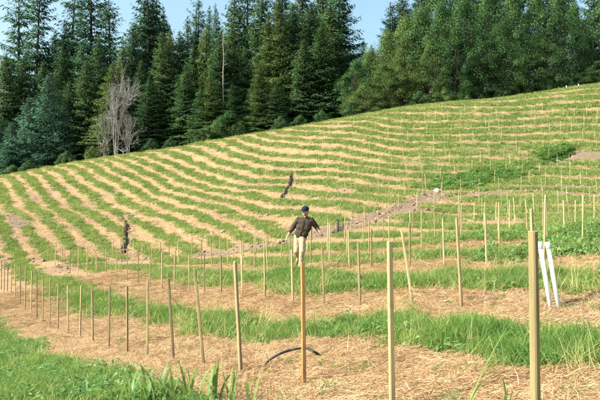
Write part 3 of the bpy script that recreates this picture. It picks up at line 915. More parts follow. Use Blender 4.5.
# ------------------------------------------------------------------ broad-bladed plants at the viewer's feet
def blade_mesh(L, W, bend, az, seed, fold=0.25):
    r = random.Random(seed); V = []; Q = []
    n = 8
    dx, dy = math.cos(az), math.sin(az); sx, sy = -dy, dx
    twist = r.uniform(-.5, .5)
    for k in range(n + 1):
        t = k / n
        out = bend * L * t ** 2.2; z = L * (t - 0.42 * bend * t ** 2.6)
        w = W * (0.55 + 0.9 * t) * (1 - t ** 2.6) + 0.0008
        w *= 0.5
        ca, sa = math.cos(twist * t), math.sin(twist * t)
        ox, oy = sx * ca + dx * sa, sy * ca + dy * sa
        c = (dx * out, dy * out, z)
        V += [(c[0] - ox * w, c[1] - oy * w, z + fold * w), c, (c[0] + ox * w, c[1] + oy * w, z + fold * w)]
    for k in range(n):
        a = 3 * k
        Q += [(a, a + 1, a + 4, a + 3), (a + 1, a + 2, a + 5, a + 4)]
    return make_mesh('leaf', V, quads=Q, uniform_mat=M['broadblade'], smooth=True)
BL = [blade_mesh(1.0, 0.05 + 0.010 * (i % 4), [0.15, 0.35, 0.6, 0.9, 0.25, 0.5][i % 6], 0.0, i) for i in range(12)]
clumps = [(118, 4.9, .36, 7, 'broad bladed clump farthest left along the bottom edge'), (134, 5.1, .40, 8, 'broad bladed clump second from left along the bottom edge'),
          (150, 5.0, .46, 9, 'broad bladed clump third from left along the bottom edge'), (163, 5.2, .38, 8, 'broad bladed clump fourth from left along the bottom edge'),
          (177, 5.0, .42, 8, 'broad bladed clump fifth from left along the bottom edge'), (191, 5.0, .40, 8, 'broad bladed clump sixth from left along the bottom edge'),
          (205, 4.8, .42, 7, 'broad bladed clump seventh from left along the bottom edge'), (217, 4.9, .50, 5, 'broad bladed clump with one upright blade, below the leaning stake'),
          (232, 4.8, .36, 6, 'low broad bladed clump left of the orange brown stake foot'), (250, 4.7, .36, 5, 'last broad bladed clump before the orange brown stake foot'),
          (95, 5.3, .28, 6, 'low broad bladed clump in the grass at bottom left'), (458, 3.9, .84, 2, 'long narrow blade rising at the bottom edge right of the pale stake'),
          (502, 4.0, .28, 5, 'low leafy tuft at the bottom edge left of the greenish post')]
clumps = [((a - 300) / F * (b + .35), b + .35, c * 1.05, e, f) if a < 400 else ((a - 300) / F * b, b, c, e, f) for a, b, c, e, f in clumps]
for i, (x, y, L, n, lab) in enumerate(clumps):
    root = bpy.data.objects.new('broad_bladed_plant', None); COL.objects.link(root)
    root.location = (x, y, Hs(x, y)); tag(root, lab, 'plant', 'broad bladed plants at the bottom edge')
    for k in range(n):
        if L > .6:      # long straight blades leaning right
            link('leaf', BL[4 * k], root, loc=(.03 * k, 0, -.01), rot=(.05, .36 - .28 * k, .1), scale=(.6, .6, L * (1 - .55 * k))); continue
        link('leaf', random.choice(BL), root, loc=(random.gauss(0, .025), random.gauss(0, .025), -0.01), rot=(random.gauss(0, .12), random.gauss(0, .12), random.uniform(0, 6.283)), scale=L * random.uniform(0.7, 1.2))

# ------------------------------------------------------------------ the walking man
PX, PY = (302 - 300) / F * 16.8, 16.8
PZ = Hs(PX, PY)

def union_mesh(name, caps, voxel, m, smooth_it=6, disp=0.0, disp_scale=0.12, extra=None):
    """tapered limbs and masses merged into one continuous skin"""
    bm = bmesh.new()
    for a, ra, b, rb in caps:
        a, b = Vector(a), Vector(b); L = (b - a).length
        mtx_dir = (b - a).normalized() if L > 1e-6 else Vector((0, 0, 1))
        q = mtx_dir.to_track_quat('Z', 'Y')
        res = bmesh.ops.create_uvsphere(bm, u_segments=16, v_segments=12, radius=1)
        for v in res['verts']:
            if v.co.z >= 0: p = Vector((v.co.x * rb, v.co.y * rb, v.co.z * rb + L))
            else: p = Vector((v.co.x * ra, v.co.y * ra, v.co.z * ra))
            v.co = a + q @ p
    for c, r3, rot in (extra or []):
        res = bmesh.ops.create_uvsphere(bm, u_segments=20, v_segments=14, radius=1)
        rm = Euler(rot).to_matrix()
        for v in res['verts']:
            v.co = Vector(c) + rm @ Vector((v.co.x * r3[0], v.co.y * r3[1], v.co.z * r3[2]))
    me = bpy.data.meshes.new(name); bm.to_mesh(me); bm.free()
    o = bpy.data.objects.new(name, me); COL.objects.link(o)
    md = o.modifiers.new('r', 'REMESH'); md.mode = 'VOXEL'; md.voxel_size = voxel; md.use_smooth_shade = True
    sm = o.modifiers.new('s', 'SMOOTH'); sm.iterations = smooth_it; sm.factor = 0.5
    if disp:
        tx = bpy.data.textures.new(name + '_folds', 'CLOUDS'); tx.noise_scale = disp_scale; tx.noise_depth = 2
        dm = o.modifiers.new('d', 'DISPLACE'); dm.texture = tx; dm.strength = disp; dm.mid_level = 0.5
    dg = bpy.context.evaluated_depsgraph_get()
    out = bpy.data.meshes.new_from_object(o.evaluated_get(dg))
    bpy.data.objects.remove(o); bpy.data.meshes.remove(me)
    out.name = name; out.materials.clear(); out.materials.append(m)
    out.polygons.foreach_set('use_smooth', np.ones(len(out.polygons), bool))
    return out

SL, SR = (-.145, -.03, 1.425), (.25, .01, 1.415)         # shoulders (left and right in the picture)
EL, ER = (-.345, -.02, 1.14), (.375, .17, 1.19)
WL, WR = (-.445, -.10, .90), (.485, -.045, 1.13)
HL, HR = (-.17, .03, .93), (-.015, .0, .935)
KL, KR = (-.17, -.02, .515), (.055, -.17, .53)
AL, AR = (-.25, .36, .33), (.02, -.13, .085)
HEAD = (.06, -.06, 1.675)

def vadd(a, b): return tuple(x + y for x, y in zip(a, b))
def lerp(a, b, t): return tuple(x + (y - x) * t for x, y in zip(a, b))
def hand(w, dirv, side, curl):
    """palm, four fingers of different length and a thumb, all rooted in the palm"""
    dirv = Vector(dirv).normalized(); sv = Vector(side).normalized(); nv_ = dirv.cross(sv).normalized() * curl
    w = Vector(w); caps = []
    pc = w + dirv * 0.085
    for k in (-1, -.33, .33, 1):
        caps.append((w + sv * 0.018 * k, .019, pc + sv * 0.033 * k, .015))
    for k, L in zip((-1, -.33, .33, 1), (.066, .078, .074, .058)):
        a = pc + sv * .034 * k; b = a + (dirv + nv_ * .25 + sv * .10 * k).normalized() * L * .5; c = b + (dirv * .7 + nv_ * .8 + sv * .06 * k).normalized() * L * .5
        caps += [(a, .0105, b, .0095), (b, .0095, c, .008)]
    t0 = w + dirv * .03 + sv * .03; t1 = t0 + (dirv * .55 + sv * .8 + nv_ * .2).normalized() * .04; t2 = t1 + (dirv * .9 + sv * .25 + nv_ * .4).normalized() * .035
    caps += [(t0, .014, t1, .012), (t1, .012, t2, .009)]
    return caps
body = [
    ((.045, .02, 1.50), .058, (.06, -.01, 1.60), .055),                                   # neck
    ((-.05, .015, 1.36), .105, (.14, .03, 1.36), .105), ((-.05, .01, 1.20), .10, (.07, .02, 1.20), .10),
    ((-.10, .01, 1.02), .10, (.01, .01, 1.02), .10), ((-.06, 0, 1.02), .11, (.04, .02, 1.40), .11),
    (SL, .062, (.04, .02, 1.45), .075), (SR, .062, (.04, .02, 1.45), .075),
    (SL, .056, EL, .042), (EL, .041, WL, .028), (SR, .056, ER, .042), (ER, .041, WR, .028),
    (HL, .092, KL, .062), (KL, .060, AL, .040), (HR, .092, KR, .062), (KR, .060, AR, .040),
    (AR, .042, (.01, -.32, .035), .035), (AL, .042, (-.27, .34, .17), .032),
] + hand(WL, (-.30, -.22, -.93), (.5, -.85, .05), -1) + hand(WR, (.62, -.55, -.22), (-.1, -.35, .93), 1)
head_x = [(HEAD, (.088, .108, .128), (.15, 0, 0)), (vadd(HEAD, (-.004, -.060, -.065)), (.063, .060, .066), (0, 0, 0)),
          (vadd(HEAD, (-.008, -.116, -.022)), (.016, .024, .03), (0.3, 0, 0)),              # nose
          (vadd(HEAD, (-.092, .005, -.015)), (.014, .024, .034), (0, 0, 0)), (vadd(HEAD, (.092, .005, -.015)), (.014, .024, .034), (0, 0, 0)),
          (vadd(HEAD, (-.006, -.098, -.108)), (.034, .028, .024), (0, 0, 0))]                 # chin
man = bpy.data.objects.new('person', None); COL.objects.link(man)
man.location = (PX - .02, PY, PZ); man.rotation_euler = (0, .05, -.35)
tag(man, 'person in navy cap, dark shirt and khaki trousers walking between the stakes', 'person')
link('body', union_mesh('body', body, 0.0085, M['skin'], 4, extra=head_x), man)
shirt = [((-.055, .015, 1.36), .138, (.145, .035, 1.36), .138), ((-.08, .01, 1.20), .140, (.095, .02, 1.20), .140), ((-.125, .01, 1.03), .132, (.025, .01, 1.03), .132),
         ((-.125, .01, .955), .115, (.01, .01, .955), .115), ((-.05, 0, 1.05), .128, (.045, .02, 1.38), .128), ((-.075, .01, 1.02), .122, (-.04, .012, 1.34), .130), ((.015, .01, 1.02), .122, (.12, .03, 1.34), .128),
         (SL, .078, (.03, .02, 1.45), .085), (SR, .078, (.055, .02, 1.45), .085), ((.04, .03, 1.48), .070, (.046, .03, 1.51), .066),
         (SL, .086, EL, .070), (EL, .070, lerp(EL, WL, .25), .062), (SR, .086, ER, .070), (ER, .070, lerp(ER, WR, .82), .052)]
shirt_o = link('shirt', union_mesh('shirt', shirt, 0.011, M['shirt'], 9, 0.024, 0.07), man)
link('placket', union_mesh('placket', [((.035, -.128, 1.44), .012, (.01, -.15, 1.22), .012), ((.01, -.15, 1.22), .012, (-.05, -.128, .96), .012)], 0.006, M['shirt'], 2), shirt_o)
for sx in (-1, 1):
    link('collar', union_mesh('collar', [((.045 + sx * .062, .03, 1.535), .013, (.042 + sx * .028, -.075, 1.475), .013), ((.045 + sx * .062, .03, 1.52), .013, (.042 + sx * .055, -.085, 1.45), .010)], 0.006, M['shirt'], 2), shirt_o)
tr = [((-.135, .01, .97), .113, (.012, .01, .97), .113), ((-.125, .02, .90), .108, (.01, .02, .90), .108),
      (HL, .110, KL, .082), (KL, .082, lerp(KL, AL, .92), .062), (HR, .110, KR, .082), (KR, .082, lerp(KR, AR, .93), .066)]
trousers = link('trousers', union_mesh('trousers', tr, 0.011, M['trousers'], 4, 0.02, 0.07), man)
for nm, caps in (('boot', [(AR, .058, (.02, -.14, .05), .055), ((.02, -.11, .045), .045, (.01, -.31, .04), .044), ((.01, -.31, .04), .044, (.005, -.35, .035), .036), (AR, .055, (.022, -.135, .16), .052)]),
                 ('boot', [(AL, .056, (-.255, .385, .29), .052), ((-.257, .41, .295), .044, (-.272, .32, .14), .044), ((-.272, .32, .14), .044, (-.275, .30, .11), .035), (AL, .054, lerp(AL, KL, .2), .05)])):
    link(nm, union_mesh(nm, caps, 0.01, M['boot'], 3), man)
bt = link('belt', union_mesh('belt', [((-.12, .01, .985), .121, (.005, .01, .985), .121)], 0.008, M['belt'], 1), man)
for v in bt.data.vertices: v.co.z = .985 + max(-.02, min(.02, v.co.z - .985))
# cap: crown and visor
def cap_mesh():
    bm = bmesh.new()
    res = bmesh.ops.create_uvsphere(bm, u_segments=28, v_segments=16, radius=1)
    dl = [v for v in res['verts'] if v.co.z < -0.08]
    bmesh.ops.delete(bm, geom=dl, context='VERTS')
    for v in bm.verts:
        v.co = Vector((v.co.x * .106, v.co.y * .124, v.co.z * (.098 + .012 * (v.co.y < 0))))
    bmesh.ops.solidify(bm, geom=bm.faces[:], thickness=0.004)
    me = bpy.data.meshes.new('cap_crown'); bm.to_mesh(me); bm.free(); me.materials.append(M['cap'])
    me.polygons.foreach_set('use_smooth', np.ones(len(me.polygons), bool)); return me
def visor_mesh():
    V, Q = [], []
    for i in range(9):
        th = math.pi + math.pi * i / 8
        for t in (0, 1):
            r_ = 1.0 + t * (0.72 * max(0.12, -math.sin(th)))
            for dz in (0, -.005):
                V.append((math.cos(th) * .104 * (1 + .08 * t), math.sin(th) * .120 * r_, .004 - .020 * t - .018 * abs(math.cos(th)) * t + dz))
    for i in range(8):
        a = i * 4; b = a + 4
        Q += [(a, b, b + 2, a + 2), (a + 1, a + 3, b + 3, b + 1), (a + 2, b + 2, b + 3, a + 3)]
    return make_mesh('visor', V, quads=Q, uniform_mat=M['cap'], smooth=True)
cap = link('cap', cap_mesh(), man, loc=vadd(HEAD, (-.002, .0, .052)), rot=(.16, 0, -.3))
link('visor', visor_mesh(), cap)
link('hair', union_mesh('hair', [], 0.009, M['hair'], 3, extra=[(vadd(HEAD, (0, .034, .005)), (.094, .088, .112), (.1, 0, 0))]), man)
for sx in (-1, 1):
    link('eye', union_mesh('eye', [], 0.004, M['eye'], 1, extra=[(vadd(HEAD, (-.006 + sx * .033, -.100, .002)), (.014, .012, .008), (0, 0, 0))]), man)
link('mouth', union_mesh('mouth', [], 0.004, M['lip'], 1, extra=[(vadd(HEAD, (-.006, -.120, -.076)), (.024, .010, .007), (0, 0, 0))]), man)

# ------------------------------------------------------------------ trees
def orient(dirs):
    """a frame (d, s, n) for every row of dirs"""
    d = dirs / np.linalg.norm(dirs, axis=1, keepdims=True)
    up = np.tile([0., 0., 1.], (len(d), 1)); up[np.abs(d[:, 2]) > .93] = [1, 0, 0]
    s = np.cross(d, up); s /= np.linalg.norm(s, axis=1, keepdims=True)
    return d, s, np.cross(s, d)

def limb_mesh(name, segs, m, n=6):
    """segs: (p0, r0, p1, r1) tapered pieces joined into one mesh"""
    S = np.array([[*a, ra, *b, rb] for a, ra, b, rb in segs], float)
    A, ra, B, rb = S[:, 0:3], S[:, 3], S[:, 4:7], S[:, 7]
    d, s, nn = orient(B - A)
    th = np.arange(n) * 2 * np.pi / n
    ring = np.cos(th)[None, :, None] * s[:, None] + np.sin(th)[None, :, None] * nn[:, None]
    V = np.concatenate([A[:, None] + ring * ra[:, None, None], B[:, None] + ring * rb[:, None, None]], 1)
    base = (np.arange(len(S)) * 2 * n)[:, None]
    k = np.arange(n); k2 = (k + 1) % n
    Q = np.stack([base + k, base + k2, base + n + k2, base + n + k], -1).reshape(-1, 4)
    return make_mesh(name, V.reshape(-1, 3), quads=Q, uniform_mat=m, smooth=True)

def leaves_mesh(name, C, D, L, W, m, rng, droop=0.25, soft=None):
    """one small folded leaf-spray (two triangles) at every centre C, pointing along D"""
    d, s, n = orient(D)
    roll = rng.normal(size=len(C)) * 0.7
    s2 = s * np.cos(roll)[:, None] + n * np.sin(roll)[:, None]
    L = np.asarray(L)[:, None]; W = np.asarray(W)[:, None]
    v0 = C - d * L * .5; v2 = C + d * L * .5 + np.array([0, 0, -1]) * L * droop
    v1 = C + s2 * W * .5 - np.array([0, 0, 1]) * W * .12; v3 = C - s2 * W * .5 - np.array([0, 0, 1]) * W * .12
    V = np.stack([v0, v1, v2, v3], 1).reshape(-1, 3)
    b = (np.arange(len(C)) * 4)[:, None]
    T = np.concatenate([b + [0, 1, 2], b + [0, 2, 3]], 1).reshape(-1, 3)
    me = make_mesh(name, V, tris=T, uniform_mat=m, smooth=True)
    if soft is not None:        # leaves of a bough shade with the bough they clothe
        fn = np.cross(v1 - v0, v3 - v0); fn /= np.linalg.norm(fn, axis=1, keepdims=True) + 1e-9
        fn *= np.sign((fn * soft).sum(1, keepdims=True) + 1e-9)
        nn = soft * .7 + fn * .45; nn /= np.linalg.norm(nn, axis=1, keepdims=True)
        me.normals_split_custom_set_from_vertices(np.repeat(nn, 4, axis=0).astype(np.float32))
    return me

def conifer(h, rmax, base, whorl, nb, profile, droop, m, seed, spray=0.62, dens=1.0, lean=0.0, gap=0.0):
    """trunk, drooping boughs in uneven whorls, every bough feathered with sprays. Sizes in metres."""
    rng = np.random.default_rng(seed)
    segs = []; C, D, L, W = [], [], [], []
    tr = h * 0.0125 + 0.06
    wob = rng.normal(size=2) * 0.012 * h
    axis_ = lambda z: np.array([wob[0] * math.sin(z / h * 4), wob[1] * math.sin(z / h * 3.3), z])
    zs = np.linspace(-0.6, h * .985, 12)
    for a, b in zip(zs[:-1], zs[1:]):
        segs.append((axis_(a), tr * (1 - max(a, 0) / h) ** .85 + .015, axis_(b), tr * (1 - max(b, 0) / h) ** .85 + .015))
    z = base * h
    while z < h * .985:
        t = (z - base * h) / (h * (1 - base))
        rr = rmax * profile(t)
        k = max(3, int(round(nb * (1 - .35 * t) + rng.normal() * .6)))
        a0 = rng.random() * 6.283
        for i in range(k):
            if rng.random() < gap: continue
            az = a0 + 6.283 * i / k + rng.normal() * .3
            R = rr * (0.55 + 0.6 * rng.random())
            if R < .15: R = .15
            p0 = axis_(z + rng.normal() * whorl * .3)
            el = 0.30 - 0.55 * (1 - t) * droop + rng.normal() * .10 + 0.5 * t * t
            hd = np.array([math.cos(az), math.sin(az), 0])
            npt = max(3, int(R * 3.1 * dens) + 2)
            def along(u):
                return p0 + np.outer(u, hd * R) + np.outer(math.tan(el) * R * u - droop * .30 * R * u * u + .18 * R * droop * u ** 4, [0, 0, 1])
            mid, end = along(np.array([.5, 1.0]))
            segs.append((p0, .018 + .012 * R, mid, .015 + .006 * R)); segs.append((mid, .015 + .006 * R, end, .008))
            uu = np.arange(1, npt + 1) / npt; uu = uu[uu > .14]
            wdt = R * .42 * (1 - .62 * uu) + .22
            ns = np.maximum(2, np.round(wdt * 3.6 * dens)).astype(int)
            ue = np.repeat(uu, ns); we = np.repeat(wdt, ns); n_ = len(ue)
            sd_ = np.array([-hd[1], hd[0], 0.])
            off = rng.uniform(-1, 1, n_) * we
            pc = along(ue) + np.outer(off, sd_) + np.outer(rng.normal(size=n_) * .14, hd)
            pc[:, 2] += -np.abs(off) * .28 * (0.4 + droop) + rng.normal(size=n_) * .10
            dd = np.outer(0.75 + .3 * rng.random(n_), hd) + np.outer(np.sign(off) * (.25 + .6 * rng.random(n_)), sd_)
            dd[:, 2] += -.15 - .45 * droop * rng.random(n_)
            s_ = spray * (0.65 + .7 * rng.random(n_)) * (0.75 + .35 * min(1, R / 2))
            C.append(pc); D.append(dd); L.append(s_); W.append(s_ * (.26 + .18 * rng.random(n_)))
        z += whorl * (0.7 + .6 * rng.random()) * (1 - .45 * t)
    # leader
    C.append(np.array([axis_(h * (.975 + .03 * rng.random())) for q in range(10)])); D.append(np.stack([rng.normal(size=10) * .3, rng.normal(size=10) * .3, np.ones(10)], 1))
    L.append(np.full(10, .4)); W.append(np.full(10, .12))
    C, D, L, W = (np.concatenate(q) for q in (C, D, L, W))
    return (limb_mesh('trunk', segs, M['bark'], 6), leaves_mesh('crown', C, D, L, W, m, rng, soft=cone_soft(C, D)))

def cone_soft(C, D):
    n = np.stack([C[:, 0], C[:, 1], np.zeros(len(C))], 1)
    n /= np.linalg.norm(n, axis=1, keepdims=True) + 1e-6
    d = D / np.linalg.norm(D, axis=1, keepdims=True); d[:, 2] = 0
    n = n * .7 + d * .5 + np.array([0, 0, .55])
    return n / np.linalg.norm(n, axis=1, keepdims=True)
def prof_cone(t): return (1 - t) ** .85 * (0.55 + .45 * min(1, t * 6 + .3))
def prof_full(t): return (1 - t ** 1.7) ** .9 * (0.65 + .35 * min(1, t * 5))
def prof_column(t): return (1 - t ** 3) ** .8 * (0.6 + .4 * math.sin(t * 9) ** 2)

def broadleaf(h, r, m, seed, leaf=0.34, nclump=90, per=95, low=0.10):
    """forking limbs; leaves in clumps held at limb ends, with hollows between clumps"""
    rng = np.random.default_rng(seed)
    segs = []; C, D, S_ = [], [], []
    tr = .06 + h * .016
    fork = h * (low + .12)
    segs.append(((0, 0, -.6), tr * 1.25, (0.1 * rng.normal(), .1 * rng.normal(), fork), tr * .85))
    tips = []
    top = np.array(segs[0][2])
    nl = 7
    for i in range(nl):
        az = 6.283 * i / nl + rng.normal() * .3; el = rng.uniform(.45, 1.35)
        Lm = h * rng.uniform(.28, .45)
        d = np.array([math.cos(az) * math.cos(el), math.sin(az) * math.cos(el), math.sin(el)])
        p = top + d * Lm * np.array([r / h * 2.2, r / h * 2.2, 1])
        segs.append((top, tr * .42, p, tr * .16)); tips.append((top, p))
    for c in range(nclump):
        u = (c + .5) / nclump; zf = low + (1 - low) * (1 - (1 - u) ** 1.15)
        t = (zf - low) / (1 - low)
        rad = r * (math.sin(min(1, t * 1.02 + .10) ** .8 * math.pi) ** .6 * .95 + .12) * rng.uniform(.45, 1.05)
        if t > .9: rad *= .6
        az = c * 2.39996 + rng.normal() * .4
        ctr = np.array([math.cos(az) * rad, math.sin(az) * rad, h * zf])
        a, b = min(tips, key=lambda t_: np.linalg.norm((t_[0] + t_[1]) * .5 - ctr) + np.linalg.norm(t_[1] - ctr))
        st = a + (b - a) * rng.uniform(.5, 1)
        segs.append((st, tr * .09, ctr, .02))
        cs = r * rng.uniform(.16, .38)
        n = int(per * rng.uniform(.6, 1.4))
        g = rng.normal(size=(n, 3)); g /= np.linalg.norm(g, axis=1, keepdims=True)
        rad_ = cs * (rng.random(n) ** .45)[:, None] * np.array([1, 1, .85])
        pts_ = ctr + g * rad_; pts_[:, 2] -= .25 * cs * (np.hypot(g[:, 0], g[:, 1]) ** 2)
        S_.append(g * .8 + np.array([ctr[0], ctr[1], 0]) / (np.hypot(ctr[0], ctr[1]) + .5) * .5 + np.array([0, 0, .25])); C.append(pts_); dd = g + rng.normal(size=(n, 3)) * .6; dd[:, 2] -= .5; D.append(dd)
    C = np.concatenate(C); D = np.concatenate(D)
    soft = np.concatenate(S_); soft /= np.linalg.norm(soft, axis=1, keepdims=True)
    L = leaf * (.6 + .8 * rng.random(len(C)))
    return (limb_mesh('trunk', segs, M['bark'], 6), leaves_mesh('crown', C, D, L, L * (.5 + .3 * rng.random(len(C))), m, rng, soft=soft))

def bare_tree(h, seed):
    rng = np.random.default_rng(seed); segs = []
    def grow(p, d, L, r, depth):
        q = p + d * L
        segs.append((p, r, q, r * .72))
        if depth == 0: return
        for k in range(rng.integers(2, 4) if depth < 5 else 3):
            nd = d + rng.normal(size=3) * (.40 if depth > 3 else .52); nd[2] += .18; nd /= np.linalg.norm(nd)
            grow(q, nd, L * rng.uniform(.62, .86), r * .62, depth - 1)
        if depth > 1:
            for k in range(2):
                mpt = p + (q - p) * rng.uniform(.3, .9); nd = d * .4 + rng.normal(size=3) * .6; nd[2] += .2; nd /= np.linalg.norm(nd)
                grow(mpt, nd, L * .55, r * .4, max(0, depth - 2))
    for k in range(3):
        d = np.array([.12 * (k - 1), .05 * rng.normal(), 1.]); d /= np.linalg.norm(d)
        grow(np.array([.35 * (k - 1), .1 * rng.normal(), -.3]), d, h * (.27 + .03 * (k == 1)), h * .013, 5)
    return limb_mesh('trunk', segs, M['palebark'], 5)

U = 30.0      # variants are built about 30 m high and scaled to each tree
VAR = {
    't': [conifer(U, 4.6, .12, .85, 7, prof_column, .9, M['tealfir'], 1000 + i, .40, 1.45, gap=.12) for i in range(3)],
    'd': [conifer(U, 6.0, .02, .72, 7, prof_full, .75, M['fir'], 1100 + i, .42, 1.4) for i in range(3)],
    'e': [conifer(U, 6.0, .04, .72, 7, prof_full, .65, M['tealfir'], 1150 + i, .42, 1.4) for i in range(2)],
    'y': [conifer(U, 7.2, .02, .66, 7, prof_cone, .55, M['redwood'], 1200 + i, .40, 1.4) for i in range(3)],
    'b': [conifer(14., 4.2, .04, .5, 6, prof_full, .15, M['pine'], 1300 + i, .32, 1.6) for i in range(2)],
    'o': [broadleaf(18., r_, M['oak'], 1400 + i, .20, nc, pr) for i, (r_, nc, pr) in enumerate([(5.2, 100, 290), (6.4, 110, 300), (4.6, 90, 290), (5.8, 80, 340)])],
    'p': [broadleaf(16., r_, M['oakpale'], 1500 + i, .19, nc, pr, .06) for i, (r_, nc, pr) in enumerate([(5.0, 95, 280), (6.0, 100, 290)])],
    's': [broadleaf(3., 1.9, M['oak'], 1600 + i, .11, 40, 190, .02) for i in range(2)],
    'w': [broadleaf(3., 1.9, M['oakpale'], 1650 + i, .11, 40, 190, .02) for i in range(1)],
}
VH = {'t': U, 'd': U, 'e': U, 'y': U, 'b': 14., 'o': 18., 'p': 16., 's': 3., 'w': 3.}
NAME = {'t': 'redwood_tree', 'd': 'fir_tree', 'e': 'fir_tree', 'y': 'young_redwood_tree', 'b': 'pine_tree', 'o': 'broadleaf_tree', 'p': 'broadleaf_tree', 's': 'shrub', 'w': 'shrub'}
WHAT = {'t': 'tall open conifer against the sky', 'd': 'dense very dark green conifer', 'e': 'dense teal green conifer', 'y': 'yellowish green young conifer',
        'b': 'blue green bushy pine', 'o': 'dense green broadleaf tree', 'p': 'pale green broadleaf tree', 's': 'dark low shrub', 'w': 'pale low shrub'}
WHERE = {'t': 'tall open conifers', 'd': 'dark conifers', 'e': 'teal conifers', 'y': 'yellowish conifers', 'b': 'blue green pines', 'o': 'green broadleaf trees', 'p': 'pale broadleaf trees', 's': 'dark shrubs', 'w': 'pale shrubs'}
# photo column of the trunk, row of the top, distance, kind, width factor
TREES = [
    (15, -10, 124, 't', 1.2), (35, -16, 121, 't', 1.25), (72, -18, 124, 't', 1.2), (87, -28, 121, 't', 1.35), (107, -2, 119, 't', 1.15), (197, -4, 128, 't', .9), (247, -34, 121, 't', 1.1), (143, -34, 113, 't', 1.3),
    (52, 30, 128, 'e', .9), (62, 22, 126, 'e', .9), (150, -14, 116, 'd', 1.0), (162, 8, 123, 'e', .8), (186, 16, 126, 'e', .9), (196, 18, 126, 'e', .6), (208, 6, 124, 'e', .7), (216, 4, 122, 'e', .6), (234, -16, 118, 'd', .9),
    (262, -22, 116, 'd', .9), (282, -30, 119, 'e', .9), (302, -26, 114, 'd', 1.0), (322, -32, 113, 'd', 1.05), (341, -26, 108, 'e', 1.1), (331, 0, 103, 'd', 1.1), (364, 38, 126, 'e', .8), (374, 44, 128, 'e', .8),
    (2, 52, 108, 'd', 1.1), (20, 58, 110, 'd', 1.1), (40, 62, 111, 'd', 1.1), (60, 44, 109, 'd', 1.0), (79, 42, 110, 'e', 1.0), (97, 36, 110, 'd', 1.0), (131, 22, 108, 'd', 1.0), (84, 60, 103, 'd', 1.1), (68, 80, 103, 'd', 1.1),
    (160, 32, 102, 'd', .9), (168, 28, 103, 'y', .9), (178, 30, 104, 'd', .9), (192, 44, 102, 'd', .9), (205, 24, 102, 'y', .9), (219, 32, 100, 'd', 1.0), (231, 22, 103, 'd', .9), (244, 48, 102, 'd', 1.0), (185, 62, 99, 'd', .9),
    (268, 14, 102, 'y', 1.0), (279, -6, 101, 'y', .95), (292, 4, 103, 'd', 1.1), (312, 2, 105, 'd', 1.1), (322, 22, 99, 'd', 1.2), (303, 40, 98, 'd', 1.1), (260, 62, 96, 'y', 1.0), (252, 84, 97, 'd', 1.0), (140, 60, 101, 'd', 1.0), (148, 76, 99, 'd', 1.0),
    (120, 42, 103, 'y', 1.0), (111, 62, 100, 'y', 1.15), (210, 72, 96, 'y', .95), (200, 86, 96, 'd', 1.0), (276, 84, 95, 'd', 1.0), (232, 84, 96, 'd', 1.1),
    (46, 74, 100, 'b', 1.0), (27, 96, 101, 'b', .95), (10, 122, 101, 'b', 1.0), (-6, 110, 103, 'b', 1.0), (62, 104, 100, 'b', .9),
    (392, 2, 112, 'e', 1.0), (404, -14, 113, 'd', 1.0), (424, -26, 114, 'd', 1.1), (600, -30, 118, 'd', 1.0), (-20, 20, 118, 'd', 1.0), (-35, 60, 108, 'd', 1.1),
    (-52, 10, 116, 'e', 1.1), (-70, 40, 110, 'd', 1.1), (-92, 20, 118, 'd', 1.1), (-115, 55, 112, 'e', 1.1), (-140, 30, 116, 'd', 1.1), (-62, 95, 104, 'd', 1.1), (-100, 100, 106, 'd', 1.1), (-165, 60, 112, 'd', 1.2), (-190, 40, 118, 'e', 1.2),
    (705, -10, 104, 'o', 1.0), (740, -5, 106, 'o', 1.0), (690, 20, 100, 'p', 1.0),
    (357, 62, 95, 'o', .85), (371, 52, 97, 'p', .85), (388, 34, 97, 'p', .85), (407, 20, 99, 'p', .8), (366, 84, 93, 'p', .9), (384, 66, 94, 'p', 1.0), (402, 50, 95, 'p', .9),
    (422, 12, 98, 'o', .85), (443, 6, 97, 'o', .85), (466, 2, 96, 'o', .85), (492, -6, 98, 'o', .85), (516, -10, 97, 'o', .85), (540, -4, 98, 'o', .8), (562, -4, 99, 'o', .8), (578, 6, 104, 'o', .75),
    (432, 42, 94, 'p', .85), (458, 30, 94, 'o', .9), (502, 26, 95, 'o', .95), (540, 34, 96, 'o', .9),
    (440, -22, 106, 'o', .9), (470, -30, 107, 'o', .9), (500, -34, 107, 'o', .9), (530, -34, 108, 'o', .9), (560, -30, 109, 'o', .85), (612, -10, 104, 'o', .9), (590, 40, 112, 'o', .8), (602, 62, 96, 'o', .8), (640, 0, 102, 'o', 1.0), (670, -20, 104, 'o', 1.0),
    (216, 122, 93.5, 'w', 1.0), (229, 113, 93.5, 's', 1.2), (205, 126, 93.5, 's', 1.0), (238, 121, 93, 'w', .8), (66, 152, 97.5, 's', 1.1), (92, 147, 97, 'w', 1.0), (352, 104, 91.5, 's', 1.0), (12, 166, 98.5, 's', 1.2), (28, 161, 98, 's', 1.1), (-6, 168, 99, 's', 1.2),
    (170, 139, 94, 's', .9), (280, 117, 92, 's', 1.0), (300, 116, 92.5, 's', 1.0), (322, 111, 92, 's', 1.0), (150, 140, 95, 's', .9),
    (420, 92, 92, 's', 1.2), (445, 88, 93, 'w', 1.2), (470, 86, 93, 's', 1.2), (498, 82, 94, 's', 1.2), (520, 79, 94.5, 'w', 1.1), (548, 78, 95, 's', 1.2), (575, 72, 96, 's', 1.2), (600, 68, 97, 's', 1.2),
]
cnt = {}
seen_n = {}; edge_n = {}
